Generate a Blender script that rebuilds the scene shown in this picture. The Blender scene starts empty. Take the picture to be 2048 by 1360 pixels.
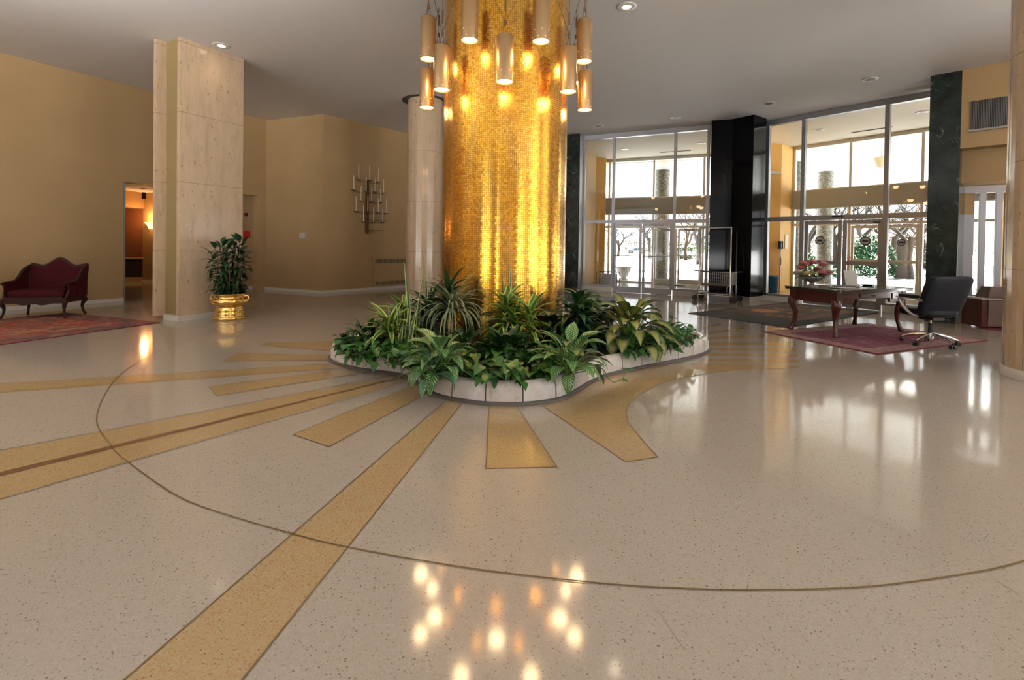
import bpy, math, random
from mathutils import Vector, Matrix, Euler
PI = math.pi
scn = bpy.context.scene
COL = scn.collection
R = random.Random(7)

# ------------------------------------------------------------------ camera model
F, ROLL, PIT, Y0, HC = 960.0, math.radians(.85), math.radians(.75), 490.5, 1.30
CYP = Y0 + F * math.tan(PIT)
CM = Matrix.Rotation(PI / 2 - PIT, 3, 'X') @ Matrix.Rotation(ROLL, 3, 'Z')
H = 4.55


def ray(u, v):
    return CM @ Vector(((u - 1024) / F, -(v - CYP) / F, -1.0))


def G(u, v, z=0.0):
    d = ray(u, v)
    t = (z - HC) / d.z
    return Vector((0, 0, HC)) + d * t


def onw(u, v, A, B):
    d = ray(u, v)
    n = Vector((B[1] - A[1], A[0] - B[0]))
    t = (n.x * A[0] + n.y * A[1]) / (n.x * d.x + n.y * d.y)
    return Vector((0, 0, HC)) + d * t


def zat(u, v, Y):
    d = ray(u, v)
    return HC + d.z * Y / d.y


cam_d = bpy.data.cameras.new('camera')
cam = bpy.data.objects.new('camera', cam_d)
COL.objects.link(cam)
cam.matrix_world = Matrix.Translation((0, 0, HC)) @ CM.to_4x4()
cam_d.sensor_width = 36
cam_d.lens = 36 * F / 2048
cam_d.shift_y = (CYP - 680) / 2048
cam_d.clip_start = .05
cam_d.clip_end = 600
scn.camera = cam

# ------------------------------------------------------------------ mesh builder


def V3(p, z=0.0):
    return Vector((p[0], p[1], p[2] if len(p) > 2 else z))


class MB:
    def __init__(s):
        s.v, s.f, s.m, s.sm, s.uv = [], [], [], [], []

    def add(s, vs, fs, mi=0, smooth=False, uvs=None):
        o = len(s.v)
        s.v += [tuple(p) for p in vs]
        for k, f in enumerate(fs):
            s.f.append(tuple(i + o for i in f))
            s.m.append(mi)
            s.sm.append(smooth)
            s.uv.append([uvs[i] for i in f] if uvs else None)

    def box(s, c, size, rz=0, mi=0, rot=None):
        M = rot or Matrix.Rotation(rz, 3, 'Z')
        c = Vector(c)
        hx, hy, hz = size[0] / 2, size[1] / 2, size[2] / 2
        vs = [c + M @ Vector((x, y, z)) for x in (-hx, hx) for y in (-hy, hy) for z in (-hz, hz)]
        s.add(vs, [(0, 1, 3, 2), (4, 6, 7, 5), (0, 4, 5, 1), (2, 3, 7, 6), (0, 2, 6, 4), (1, 5, 7, 3)], mi)

    def prism(s, poly, z0, z1, mi=0, smooth=False):
        n = len(poly)
        a = sum(poly[i][0] * poly[(i + 1) % n][1] - poly[(i + 1) % n][0] * poly[i][1] for i in range(n))
        if a < 0:
            poly = list(reversed(poly))
        vs = [(p[0], p[1], z0) for p in poly] + [(p[0], p[1], z1) for p in poly]
        s.add(vs, [tuple(reversed(range(n))), tuple(range(n, 2 * n))], mi)
        s.add(vs, [(i, (i + 1) % n, n + (i + 1) % n, n + i) for i in range(n)], mi, smooth)

    def sheet(s, poly, z=0, mi=0, uvs=None):
        s.add([V3(p, z) for p in poly], [tuple(range(len(poly)))], mi, uvs=uvs)

    def tube(s, path, r, n=8, mi=0, caps=True, closed=False, flat=1.0):
        path = [Vector(p) for p in path]
        rs = r if isinstance(r, (list, tuple)) else [r] * len(path)
        m = len(path)
        ref = None
        vs = []
        for i, p in enumerate(path):
            if closed:
                t = path[(i + 1) % m] - path[i - 1]
            else:
                t = path[min(i + 1, m - 1)] - path[max(i - 1, 0)]
            if t.length < 1e-9:
                t = Vector((0, 0, 1))
            t.normalize()
            if ref is None:
                ref = Vector((0, 0, 1)) if abs(t.z) < .9 else Vector((1, 0, 0))
            a = ref - t * ref.dot(t)
            if a.length < 1e-6:
                a = t.orthogonal()
            a.normalize()
            ref = a
            b = t.cross(a)
            for k in range(n):
                q = 2 * PI * k / n
                vs.append(p + (a * math.cos(q) + b * math.sin(q) * flat) * rs[i])
        fs = []
        for i in range(m if closed else m - 1):
            j = (i + 1) % m
            for k in range(n):
                l = (k + 1) % n
                fs.append((i * n + k, i * n + l, j * n + l, j * n + k))
        s.add(vs, fs, mi, True)
        if caps and not closed:
            s.add(vs, [tuple(reversed(range(n))), tuple(range((m - 1) * n, m * n))], mi)

    def lathe(s, prof, c=(0, 0, 0), n=32, mi=0, smooth=True, rad=None, sx=1, sy=1, cap=True):
        vs = []
        c = Vector(c)
        for r, z in prof:
            for k in range(n):
                q = 2 * PI * k / n
                rr = r * (rad(q) if rad else 1)
                vs.append(c + Vector((rr * math.cos(q) * sx, rr * math.sin(q) * sy, z)))
        fs = [(i * n + k, i * n + (k + 1) % n, (i + 1) * n + (k + 1) % n, (i + 1) * n + k)
              for i in range(len(prof) - 1) for k in range(n)]
        s.add(vs, fs, mi, smooth)
        if cap and prof[0][0] > 1e-4:
            s.add(vs[:n], [tuple(reversed(range(n)))], mi)
        if cap and prof[-1][0] > 1e-4:
            s.add(vs[-n:], [tuple(range(n))], mi)

    def leaf(s, base, az, el, L, W, droop, kind='lance', seg=7, fold=.25, roll=0.0, mi=0, twist=0.0):
        p = Vector(base)
        h = Vector((math.cos(az), math.sin(az), 0))
        side0 = Vector((-math.sin(az), math.cos(az), 0))
        vs, uv = [], []
        for i in range(seg + 1):
            t = i / seg
            e = el - droop * t
            tang = h * math.cos(e) + Vector((0, 0, 1)) * math.sin(e)
            nrm = side0.cross(tang)
            if nrm.z < 0 and False:
                nrm = -nrm
            q = roll + twist * t
            sd = side0 * math.cos(q) + nrm * math.sin(q)
            up = nrm * math.cos(q) - side0 * math.sin(q)
            if kind == 'lance':
                w = math.sin(PI * min(1, t ** .75)) if t < 1 else 0
                w = max(w, .06 if t == 0 else 0)
            elif kind == 'strap':
                w = min(1, .55 + 1.6 * t) * (1 - max(0, (t - .35) / .65) ** 1.6)
            elif kind == 'heart':
                w = (math.sin(PI * (t * .9 + .1) ** .55)) if t < 1 else 0
                w = max(w, 0)
            else:
                w = math.sin(PI * t) ** .8 if 0 < t < 1 else .04
            w *= W / 2
            vs += [p - sd * w + up * (-fold * w), p.copy(), p + sd * w + up * (-fold * w)]
            uv += [(0, t), (.5, t), (1, t)]
            p = p + tang * (L / seg)
        fs = []
        for i in range(seg):
            a = i * 3
            fs += [(a, a + 1, a + 4, a + 3), (a + 1, a + 2, a + 5, a + 4)]
        s.add(vs, fs, mi, True, uv)
        return p

    def build(s, name, mats, parent=None, bevel=0, label=None, loc=None):
        me = bpy.data.meshes.new(name)
        me.from_pydata(s.v, [], s.f)
        for m in (mats if isinstance(mats, (list, tuple)) else [mats]):
            me.materials.append(m)
        me.polygons.foreach_set('material_index', s.m)
        me.polygons.foreach_set('use_smooth', s.sm)
        if any(u is not None for u in s.uv):
            l = me.uv_layers.new(name='UVMap')
            flat = []
            for f, u in zip(s.f, s.uv):
                for k in range(len(f)):
                    flat += list(u[k]) if u else [0, 0]
            l.data.foreach_set('uv', flat)
        me.update()
        o = bpy.data.objects.new(name, me)
        COL.objects.link(o)
        if parent:
            o.parent = parent
        if loc is not None:
            o.location = loc
        if label:
            o['label'] = label
        if bevel:
            b = o.modifiers.new('bevel', 'BEVEL')
            b.width = bevel
            b.segments = 2
            b.limit_method = 'ANGLE'
            b.angle_limit = math.radians(40)
            b.harden_normals = False
        return o


def thing(name, label, cat, loc=(0, 0, 0), rz=0, group=None):
    o = bpy.data.objects.new(name, None)
    COL.objects.link(o)
    o.empty_display_size = .1
    o.location = (loc[0], loc[1], loc[2] if len(loc) > 2 else 0)
    o.rotation_euler = (0, 0, rz)
    o['label'] = label
    o['category'] = cat
    if group:
        o['group'] = group
    return o


def tag(o, label, cat, group=None, kind=None):
    o['label'] = label
    o['category'] = cat
    if group:
        o['group'] = group
    if kind:
        o['kind'] = kind
    return o


def struct(o, label=None):
    o['kind'] = 'structure'
    if label:
        o['label'] = label
    return o


def copy_tree(o, parent=None):
    c = o.copy()
    COL.objects.link(c)
    c.parent = parent
    for ch in [x for x in COL.objects if x.parent == o]:
        copy_tree(ch, c)
    return c


# ------------------------------------------------------------------ materials
def mat(name, col=(.5, .5, .5), rough=.5, metal=0.0, spec=.5, coat=0.0, emit=None, es=0.0, sub=0, coat_r=.05):
    m = bpy.data.materials.new(name)
    m.use_nodes = True
    b = m.node_tree.nodes['Principled BSDF']
    b.inputs['Base Color'].default_value = (*col, 1)
    b.inputs['Roughness'].default_value = rough
    b.inputs['Metallic'].default_value = metal
    b.inputs['Specular IOR Level'].default_value = spec
    b.inputs['Coat Weight'].default_value = coat
    b.inputs['Coat Roughness'].default_value = coat_r
    if emit:
        b.inputs['Emission Color'].default_value = (*emit, 1)
        b.inputs['Emission Strength'].default_value = es
    m.diffuse_color = (*col, 1)
    return m


class NT:
    def __init__(s, m):
        s.t = m.node_tree
        s.b = s.t.nodes['Principled BSDF']
        s.l = s.t.links

    def n(s, typ, **kw):
        nd = s.t.nodes.new(typ)
        for k, v in kw.items():
            if k in nd.inputs.keys():
                nd.inputs[k].default_value = v
            else:
                setattr(nd, k, v)
        return nd

    def link(s, a, b):
        s.l.new(a, b)

    def pos(s, scale=(1, 1, 1), rot=(0, 0, 0), coord='Object'):
        tc = s.n('ShaderNodeTexCoord')
        mp = s.n('ShaderNodeMapping')
        mp.inputs['Scale'].default_value = scale
        mp.inputs['Rotation'].default_value = rot
        s.link(tc.outputs[coord], mp.inputs['Vector'])
        return mp.outputs['Vector']

    def ramp(s, src, stops):
        r = s.n('ShaderNodeValToRGB')
        e = r.color_ramp.elements
        while len(e) < len(stops):
            e.new(.5)
        for k, (p, c) in enumerate(stops):
            e[k].position = p
            e[k].color = (*c, 1) if len(c) == 3 else c
        s.link(src, r.inputs['Fac'])
        return r.outputs['Color']

    def mix(s, fac, a, b, mode='MIX'):
        m = s.n('ShaderNodeMix', data_type='RGBA', blend_type=mode)
        for sock, val in ((0, fac), (6, a), (7, b)):
            if isinstance(val, bpy.types.NodeSocket):
                s.link(val, m.inputs[sock])
            elif sock == 0:
                m.inputs[0].default_value = val
            else:
                m.inputs[sock].default_value = (*val, 1)
        return m.outputs[2]

    def math(s, op, a, b=None):
        m = s.n('ShaderNodeMath', operation=op)
        for k, val in enumerate((a, b)):
            if val is None:
                continue
            if isinstance(val, bpy.types.NodeSocket):
                s.link(val, m.inputs[k])
            else:
                m.inputs[k].default_value = val
        return m.outputs[0]

    def color(s, c):
        s.link(c, s.b.inputs['Base Color'])

    def bump(s, h, strength=.3, dist=.01):
        bp = s.n('ShaderNodeBump')
        bp.inputs['Strength'].default_value = strength
        bp.inputs['Distance'].default_value = dist
        s.link(h, bp.inputs['Height'])
        s.link(bp.outputs['Normal'], s.b.inputs['Normal'])


def terrazzo(name, base, chips, dark, light, rough=.085, dens=.5):
    m = mat(name, base, rough, spec=.5)
    t = NT(m)
    p = t.pos()
    v = t.n('ShaderNodeTexVoronoi', Scale=150.0)
    t.link(p, v.inputs['Vector'])
    sep = t.n('ShaderNodeSeparateColor')
    t.link(v.outputs['Color'], sep.inputs['Color'])
    # random class per chip
    c1 = t.ramp(sep.outputs[0], [(0, base), (dens, base), (dens + .02, chips), (.93, chips), (.95, dark), (1, dark)])
    c2 = t.mix(t.math('MULTIPLY', sep.outputs[1], .45), c1, light)
    edge = t.ramp(v.outputs['Distance'], [(0, (1, 1, 1)), (.42, (1, 1, 1)), (.55, (0, 0, 0))])
    c3 = t.mix(edge, base, c2)
    v2 = t.n('ShaderNodeTexVoronoi', Scale=56.0)
    t.link(p, v2.inputs['Vector'])
    s2 = t.n('ShaderNodeSeparateColor')
    t.link(v2.outputs['Color'], s2.inputs['Color'])
    big = t.math('MULTIPLY', t.math('GREATER_THAN', s2.outputs[0], .82), t.math('LESS_THAN', v2.outputs['Distance'], .2))
    c4 = t.mix(big, c3, dark)
    n = t.n('ShaderNodeTexNoise', Scale=.7, Detail=3.0)
    t.link(p, n.inputs['Vector'])
    c5 = t.mix(t.math('MULTIPLY', n.outputs[0], .25), c4, tuple(x * .8 for x in base))
    t.color(c5)
    return m


M = {}
M['floor'] = terrazzo('cream_terrazzo', (.395, .340, .285), (.33, .265, .20), (.16, .12, .085), (.52, .47, .415), dens=.72)
M['inlay'] = terrazzo('gold_terrazzo', (.38, .275, .14), (.34, .15, .045), (.22, .10, .035), (.52, .44, .29), dens=.36)
M['brass_strip'] = mat('brass_strip', (.17, .11, .045), .65, spec=.1)
M['joint'] = mat('floor_joint', (.30, .25, .2), .4)
M['brown_strip'] = mat('brown_strip', (.14, .065, .025), .3)
M['vest_floor'] = mat('pale_stone_floor', (.6, .55, .46), .2)


def paint(name, col, rough=.55, var=.12, sc=1.3):
    m = mat(name, col, rough, spec=.25)
    t = NT(m)
    p = t.pos()
    n = t.n('ShaderNodeTexNoise', Scale=sc, Detail=5.0)
    t.link(p, n.inputs['Vector'])
    t.color(t.mix(n.outputs[0], tuple(c * (1 - var) for c in col), tuple(min(1, c * (1 + var)) for c in col)))
    n2 = t.n('ShaderNodeTexNoise', Scale=60.0, Detail=3.0)
    t.link(p, n2.inputs['Vector'])
    t.bump(n2.outputs[0], .15, .004)
    return m


M['wall'] = paint('mustard_paint', (.40, .262, .125))
M['olive'] = paint('olive_paint', (.28, .20, .085))
M['ochre'] = paint('ochre_paint', (.62, .36, .10))
M['brownwall'] = paint('brown_wallcovering', (.16, .06, .025))
M['darkwall'] = paint('dark_wainscot', (.03, .018, .012))
M['ceil'] = paint('white_ceiling_paint', (.86, .865, .885), .7, .03, .4)
M['vceil'] = paint('sun_bounce_ceiling_tint', (.80, .75, .63), .7, .03, .4)  # warm tint stands in for sunlight bounced onto the vestibule ceiling
M['white'] = mat('white_paint', (.75, .73, .68), .4)
M['stone_base'] = mat('pale_marble_base', (.66, .62, .56), .25)


def travertine(name, col=(.57, .42, .28)):
    m = mat(name, col, .2, spec=.5, coat=.15)
    t = NT(m)
    p = t.pos((1, 1, .22))
    n = t.n('ShaderNodeTexNoise', Scale=9.0, Detail=8.0, Roughness=.65)
    t.link(p, n.inputs['Vector'])
    c = t.ramp(n.outputs[0], [(.25, tuple(x * .8 for x in col)), (.5, col), (.75, tuple(min(1, x * 1.12) for x in col))])
    p2 = t.pos((1, 1, .35))
    n2 = t.n('ShaderNodeTexNoise', Scale=26.0, Detail=4.0, Roughness=.7)
    t.link(p2, n2.inputs['Vector'])
    pits = t.ramp(n2.outputs[0], [(0, (1, 1, 1)), (.30, (1, 1, 1)), (.37, (0, 0, 0))])
    c = t.mix(pits, c, (.22, .12, .07))
    pn = t.pos()
    sep = t.n('ShaderNodeSeparateXYZ')
    t.link(pn, sep.inputs[0])
    fr = t.math('FRACT', t.math('DIVIDE', sep.outputs[2], 1.12))
    line = t.math('LESS_THAN', fr, .006)
    c = t.mix(line, c, (.3, .2, .12))
    t.color(c)
    return m


M['trav'] = travertine('travertine')


def marble():
    m = mat('dark_green_marble', (.012, .018, .015), .12, spec=.5)
    t = NT(m)
    p = t.pos()
    n = t.n('ShaderNodeTexNoise', Scale=1.6, Detail=7.0, Distortion=1.6)
    t.link(p, n.inputs['Vector'])
    vein = t.ramp(n.outputs[0], [(0, (0, 0, 0)), (.492, (0, 0, 0)), (.5, (1, 1, 1)), (.508, (0, 0, 0)), (1, (0, 0, 0))])
    n3 = t.n('ShaderNodeTexNoise', Scale=2.7, Detail=2.0)
    t.link(p, n3.inputs['Vector'])
    gate = t.ramp(n3.outputs[0], [(.5, (0, 0, 0)), (.66, (.5, .5, .5))])
    n2 = t.n('ShaderNodeTexNoise', Scale=7.0, Detail=5.0)
    t.link(p, n2.inputs['Vector'])
    base = t.ramp(n2.outputs[0], [(.3, (.008, .011, .010)), (.7, (.024, .034, .029))])
    t.b.inputs['Specular IOR Level'].default_value = .3
    c = t.mix(t.mix(1.0, vein, gate, 'MULTIPLY'), base, (.35, .40, .36))
    t.color(c)
    return m


M['marble'] = marble()
M['marble_black'] = mat('polished_black_marble', (.003, .003, .004), .08, spec=.12)


def gold_mosaic():
    m = mat('gold_mosaic', (1, .6, .09), .2, 1.0)
    t = NT(m)
    tc = t.n('ShaderNodeTexCoord')
    uv = t.n('ShaderNodeVectorMath', operation='SCALE')
    t.link(tc.outputs['UV'], uv.inputs[0])
    uv.inputs['Scale'].default_value = 1 / .024
    fl = t.n('ShaderNodeVectorMath', operation='FLOOR')
    t.link(uv.outputs[0], fl.inputs[0])
    fr = t.n('ShaderNodeVectorMath', operation='FRACTION')
    t.link(uv.outputs[0], fr.inputs[0])
    s = t.n('ShaderNodeSeparateXYZ')
    t.link(fr.outputs[0], s.inputs[0])
    gx = t.math('MAXIMUM', t.math('LESS_THAN', s.outputs[0], .13), t.math('LESS_THAN', s.outputs[1], .13))
    wn = t.n('ShaderNodeTexWhiteNoise', noise_dimensions='3D')
    t.link(fl.outputs[0], wn.inputs['Vector'])
    col = t.ramp(wn.outputs['Value'], [(0, (.60, .28, .025)), (.5, (.80, .41, .045)), (1, (.88, .53, .09))])
    n = t.n('ShaderNodeTexNoise', Scale=.15, Detail=2.0)
    t.link(fl.outputs[0], n.inputs['Vector'])
    t.color(t.mix(gx, col, (.20, .085, .015)))
    t.link(t.math('MULTIPLY', t.math('SUBTRACT', 1.0, gx), 1.0), t.b.inputs['Metallic'])
    t.link(t.math('ADD', t.math('MULTIPLY', gx, .4), .22), t.b.inputs['Roughness'])
    sub = t.n('ShaderNodeVectorMath', operation='SUBTRACT')
    t.link(wn.outputs['Color'], sub.inputs[0])
    sub.inputs[1].default_value = (.5, .5, .5)
    sc = t.n('ShaderNodeVectorMath', operation='SCALE')
    t.link(sub.outputs[0], sc.inputs[0])
    sc.inputs['Scale'].default_value = .045
    geo = t.n('ShaderNodeNewGeometry')
    ad = t.n('ShaderNodeVectorMath', operation='ADD')
    t.link(geo.outputs['Normal'], ad.inputs[0])
    t.link(sc.outputs[0], ad.inputs[1])
    nm = t.n('ShaderNodeVectorMath', operation='NORMALIZE')
    t.link(ad.outputs[0], nm.inputs[0])
    t.link(nm.outputs[0], t.b.inputs['Normal'])
    return m


M['mosaic'] = gold_mosaic()
M['alu'] = mat('brushed_aluminium', (.36, .36, .38), .4, .5)
M['alu_l'] = mat('pale_anodised_frame', (.62, .60, .55), .35, .5)
M['alu_d'] = mat('grey_metal_frame', (.24, .24, .25), .35, .7)
M['chrome'] = mat('chrome', (.7, .7, .7), .15, 1)
M['steel'] = mat('dull_steel', (.45, .44, .42), .3, .9)
M['brass'] = mat('polished_brass', (.90, .58, .18), .14, 1)
M['bronze'] = mat('satin_bronze', (.50, .32, .16), .36, .9)
M['bronze_d'] = mat('dark_bronze', (.13, .07, .035), .45, .6)
M['black'] = mat('black_plastic', (.012, .012, .014), .4)
M['leather'] = mat('black_leather', (.010, .011, .016), .5, spec=.2)
M['rubber'] = mat('rubber', (.02, .02, .02), .6)
M['lamp'] = mat('lamp_glow', (1, .9, .7), .5, emit=(1, .80, .50), es=6.5)
M['dimlamp'] = mat('downlight_lens', (1, .9, .7), .5, emit=(1, .78, .5), es=9)
M['pinhole'] = mat('pinhole_glow', (1, .9, .7), .5, emit=(1, .75, .4), es=3)
M['offlens'] = mat('amber_reflector', (.10, .045, .02), .5)
M['dark'] = mat('dark_gap', (.05, .047, .045), .8)
M['red'] = mat('red_enamel', (.55, .03, .02), .35)
M['paper'] = mat('white_paper', (.8, .78, .78), .6)
M['sign'] = mat('grey_card', (.52, .49, .46), .6)
M['blue'] = mat('blue_plastic', (.03, .16, .42), .4)
M['green_glass'] = mat('green_tray', (.01, .09, .07), .2)
M['wax'] = mat('candle_wax', (.85, .80, .70), .5)
M['glaze'] = mat('white_glazed_block', (.66, .615, .58), .16, spec=.5, coat=.3)
t = NT(M['glaze'])
n_ = t.n('ShaderNodeTexNoise', Scale=14.0, Detail=6.0)
t.link(t.pos(), n_.inputs['Vector'])
t.color(t.ramp(n_.outputs[0], [(.25, (.50, .42, .37)), (.42, (.66, .61, .57)), (.7, (.72, .68, .65))]))
t.bump(n_.outputs[0], .2, .01)
M['grout'] = mat('grey_grout', (.10, .085, .075), .6)
M['soil'] = mat('mulch', (.075, .03, .018), .9)
t = NT(M['soil'])
n_ = t.n('ShaderNodeTexVoronoi', Scale=45.0)
t.link(t.pos(), n_.inputs['Vector'])
t.color(t.ramp(n_.outputs['Distance'], [(0, (.15, .055, .03)), (.6, (.05, .02, .012))]))
t.bump(n_.outputs['Distance'], .8, .02)
M['stem'] = mat('plant_stem', (.16, .11, .05), .6)
M['gstem'] = mat('green_stem', (.10, .20, .04), .5)


def wood(name, c1, c2, rough=.25, sc=3.0):
    m = mat(name, c1, rough, coat=.25)
    t = NT(m)
    n = t.n('ShaderNodeTexNoise', Scale=sc, Detail=6.0, Distortion=.6)
    t.link(t.pos((1, 7, 7)), n.inputs['Vector'])
    t.color(t.mix(n.outputs[0], c1, c2))
    return m


M['cherry'] = wood('cherry_wood', (.03, .006, .005), (.10, .022, .012), .22)
M['walnut'] = wood('walnut_wood', (.02, .008, .006), (.055, .02, .014), .6)
M['walnut'].node_tree.nodes['Principled BSDF'].inputs['Coat Weight'].default_value = 0
M['walnut'].node_tree.nodes['Principled BSDF'].inputs['Specular IOR Level'].default_value = .2
M['cabinet'] = wood('cabinet_wood', (.045, .014, .009), (.10, .03, .02), .3)


def glassmat(name, tint=(.96, .98, .97), refl=1.0):
    m = bpy.data.materials.new(name)
    m.use_nodes = True
    nt = m.node_tree
    nt.nodes.clear()
    o = nt.nodes.new('ShaderNodeOutputMaterial')
    tr = nt.nodes.new('ShaderNodeBsdfTransparent')
    tr.inputs[0].default_value = (*tint, 1)
    gl = nt.nodes.new('ShaderNodeBsdfGlossy')
    gl.inputs['Roughness'].default_value = .01
    fr = nt.nodes.new('ShaderNodeFresnel')
    fr.inputs['IOR'].default_value = 1.45
    mx = nt.nodes.new('ShaderNodeMixShader')
    mu = nt.nodes.new('ShaderNodeMath')
    mu.operation = 'MULTIPLY'
    mu.inputs[1].default_value = refl
    nt.links.new(fr.outputs[0], mu.inputs[0])
    nt.links.new(mu.outputs[0], mx.inputs[0])
    nt.links.new(tr.outputs[0], mx.inputs[1])
    nt.links.new(gl.outputs[0], mx.inputs[2])
    nt.links.new(mx.outputs[0], o.inputs[0])
    return m


M['glass'] = glassmat('clear_glass')


def leafmat(name, main, vein=None, edge=None, kind='plain', rough=.35):
    m = mat(name, main, rough, spec=.45)
    t = NT(m)
    tc = t.n('ShaderNodeTexCoord')
    s = t.n('ShaderNodeSeparateXYZ')
    t.link(tc.outputs['UV'], s.inputs[0])
    du = t.math('MULTIPLY', t.math('ABSOLUTE', t.math('SUBTRACT', s.outputs[0], .5)), 2)
    n = t.n('ShaderNodeTexNoise', Scale=7.0, Detail=3.0)
    t.link(t.pos(), n.inputs['Vector'])
    base = t.mix(n.outputs[0], tuple(x * .55 for x in main), tuple(min(1, x * 1.45) for x in main))
    if kind == 'edge':
        e = t.ramp(du, [(.52, (0, 0, 0)), (.66, (1, 1, 1))])
        base = t.mix(e, base, edge)
    elif kind == 'feather':
        w = t.math('SINE', t.math('MULTIPLY', t.math('SUBTRACT', s.outputs[1], t.math('MULTIPLY', du, .22)), 62))
        w2 = t.ramp(w, [(.35, (0, 0, 0)), (.6, (1, 1, 1))])
        g = t.ramp(du, [(.02, (1, 1, 1)), (.1, (0, 0, 0)), (.2, (0, 0, 0)), (.3, (1, 1, 1)), (.78, (1, 1, 1)), (.9, (0, 0, 0))])
        base = t.mix(t.mix(1.0, w2, g, 'MULTIPLY'), base, edge)
    elif kind == 'center':
        n3 = t.n('ShaderNodeTexNoise', Scale=30.0, Detail=3.0)
        t.link(t.pos(), n3.inputs['Vector'])
        e = t.ramp(t.math('ADD', du, t.math('MULTIPLY', n3.outputs[0], .5)), [(.72, (1, 1, 1)), (.98, (0, 0, 0))])
        base = t.mix(e, base, edge)
    mid = t.ramp(du, [(0, (1, 1, 1)), (.06, (0, 0, 0))])
    if vein:
        base = t.mix(mid, base, vein)
    t.color(base)
    try:
        t.b.inputs['Subsurface Weight'].default_value = 0
    except Exception:
        pass
    return m


M['leaf_dark'] = leafmat('dark_glossy_leaf', (.018, .055, .016), (.03, .08, .02), rough=.3)
M['leaf_pothos'] = leafmat('pothos_leaf', (.035, .12, .022), (.09, .2, .04), rough=.3)
M['leaf_lime'] = leafmat('lime_edged_leaf', (.035, .12, .028), None, (.38, .45, .07), 'edge')
M['leaf_snake'] = leafmat('snake_plant_leaf', (.03, .085, .035), None, (.46, .48, .12), 'edge')
M['leaf_pony'] = leafmat('grey_green_strap_leaf', (.10, .14, .065), None, (.20, .22, .11), 'edge', .5)
M['leaf_agla'] = leafmat('yellow_centred_leaf', (.04, .09, .022), (.25, .25, .08), (.23, .22, .055), 'center', .35)
M['leaf_feather'] = leafmat('feather_striped_leaf', (.035, .13, .035), (.2, .35, .12), (.36, .46, .17), 'feather', .35)
M['leaf_feather_d'] = leafmat('dark_feather_leaf', (.025, .10, .035), (.1, .2, .1), (.22, .32, .17), 'feather', .35)
M['leaf_yg'] = leafmat('yellow_green_leaf', (.22, .26, .03), None, rough=.4)


def rugmat(name, cols, scale=2.5, border=None):
    m = mat(name, cols[0], .9, spec=.1)
    t = NT(m)
    p = t.pos()
    v = t.n('ShaderNodeTexVoronoi', Scale=scale * 3, distance='MANHATTAN')
    t.link(p, v.inputs['Vector'])
    s = t.n('ShaderNodeSeparateColor')
    t.link(v.outputs['Color'], s.inputs[0])
    n = t.n('ShaderNodeTexNoise', Scale=scale * 9, Detail=6.0, Roughness=.8)
    t.link(p, n.inputs['Vector'])
    f = t.math('ADD', t.math('MULTIPLY', s.outputs[0], .5), t.math('MULTIPLY', n.outputs[0], .55))
    k = len(cols)
    c = t.ramp(f, [(.22 + .6 * i / (k - 1), cols[i]) for i in range(k)])
    t.color(c)
    n2 = t.n('ShaderNodeTexNoise', Scale=250.0)
    t.link(p, n2.inputs['Vector'])
    t.bump(n2.outputs[0], .3, .003)
    return m


M['rug_red'] = rugmat('persian_rug', [(.05, .035, .055), (.38, .08, .04), (.14, .08, .08), (.45, .17, .08), (.20, .05, .04), (.40, .27, .16)])
M['rug_navy'] = rugmat('persian_rug_border', [(.05, .045, .07), (.28, .09, .06), (.09, .07, .08), (.33, .17, .11)], 3)
M['rug_wine'] = rugmat('wine_rug', [(.12, .03, .05), (.20, .06, .09), (.15, .055, .075), (.27, .14, .155)], 5)
M['rug_winb'] = rugmat('wine_rug_border', [(.24, .14, .13), (.32, .21, .19), (.22, .10, .10), (.38, .27, .24)], 7)
M['rug_edge'] = mat('rug_edge', (.15, .018, .025), .9)
M['mat_gray'] = mat('charcoal_mat', (.035, .03, .025), .9)
M['mat_in'] = mat('brown_mat_field', (.075, .05, .03), .9)
M['mat_gold'] = mat('orange_mat_lettering', (.42, .15, .05), .9)
M['velvet'] = mat('burgundy_velvet', (.052, .006, .009), .8, spec=.1)
M['concrete'] = mat('concrete', (.52, .50, .46), .8)
M['asphalt'] = mat('sunlit_driveway', (.70, .71, .73), .8)
M['lawn'] = paint('winter_grass', (.34, .35, .20), .9, .3, 2.0)
M['spandrel'] = mat('grey_panel', (.36, .345, .30), .5)
M['tilecol'] = mat('mosaic_tile_column', (.2, .2, .12), .4)
t = NT(M['tilecol'])
v_ = t.n('ShaderNodeTexVoronoi', Scale=26.0)
t.link(t.pos(), v_.inputs['Vector'])
s_ = t.n('ShaderNodeSeparateColor')
t.link(v_.outputs['Color'], s_.inputs[0])
t.color(t.ramp(s_.outputs[0], [(.2, (.007, .008, .006)), (.45, (.035, .037, .02)), (.7, (.075, .055, .022)), (.95, (.13, .12, .09))]))
M['bark'] = paint('bare_bark', (.014, .010, .007), .9, .3, 6)
M['hedge'] = mat('hedge_green', (.012, .034, .008), .8, spec=.1)
M['conifer'] = mat('conifer_green', (.006, .040, .012), .8, spec=.1)
M['twig'] = mat('dry_twigs', (.045, .03, .018), .8, spec=.1)
M['carblue'] = mat('dark_blue_car_paint', (.02, .05, .16), .2, coat=.8)
M['carsilver'] = mat('silver_car_paint', (.35, .42, .50), .25, .4, coat=.8)
M['carglass'] = mat('car_glass', (.02, .03, .04), .05)
M['lantern'] = mat('lantern_cream', (.75, .62, .40), .5)
M['pink'] = mat('pink_petal', (.80, .34, .37), .6)
M['rose'] = mat('dusty_rose_petal', (.60, .24, .21), .6)
M['yellow'] = mat('pale_yellow_petal', (.72, .62, .28), .6)
M['cream'] = mat('cream_petal', (.62, .58, .42), .6)
M['urn'] = mat('stone_urn', (.20, .17, .15), .7)
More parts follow.
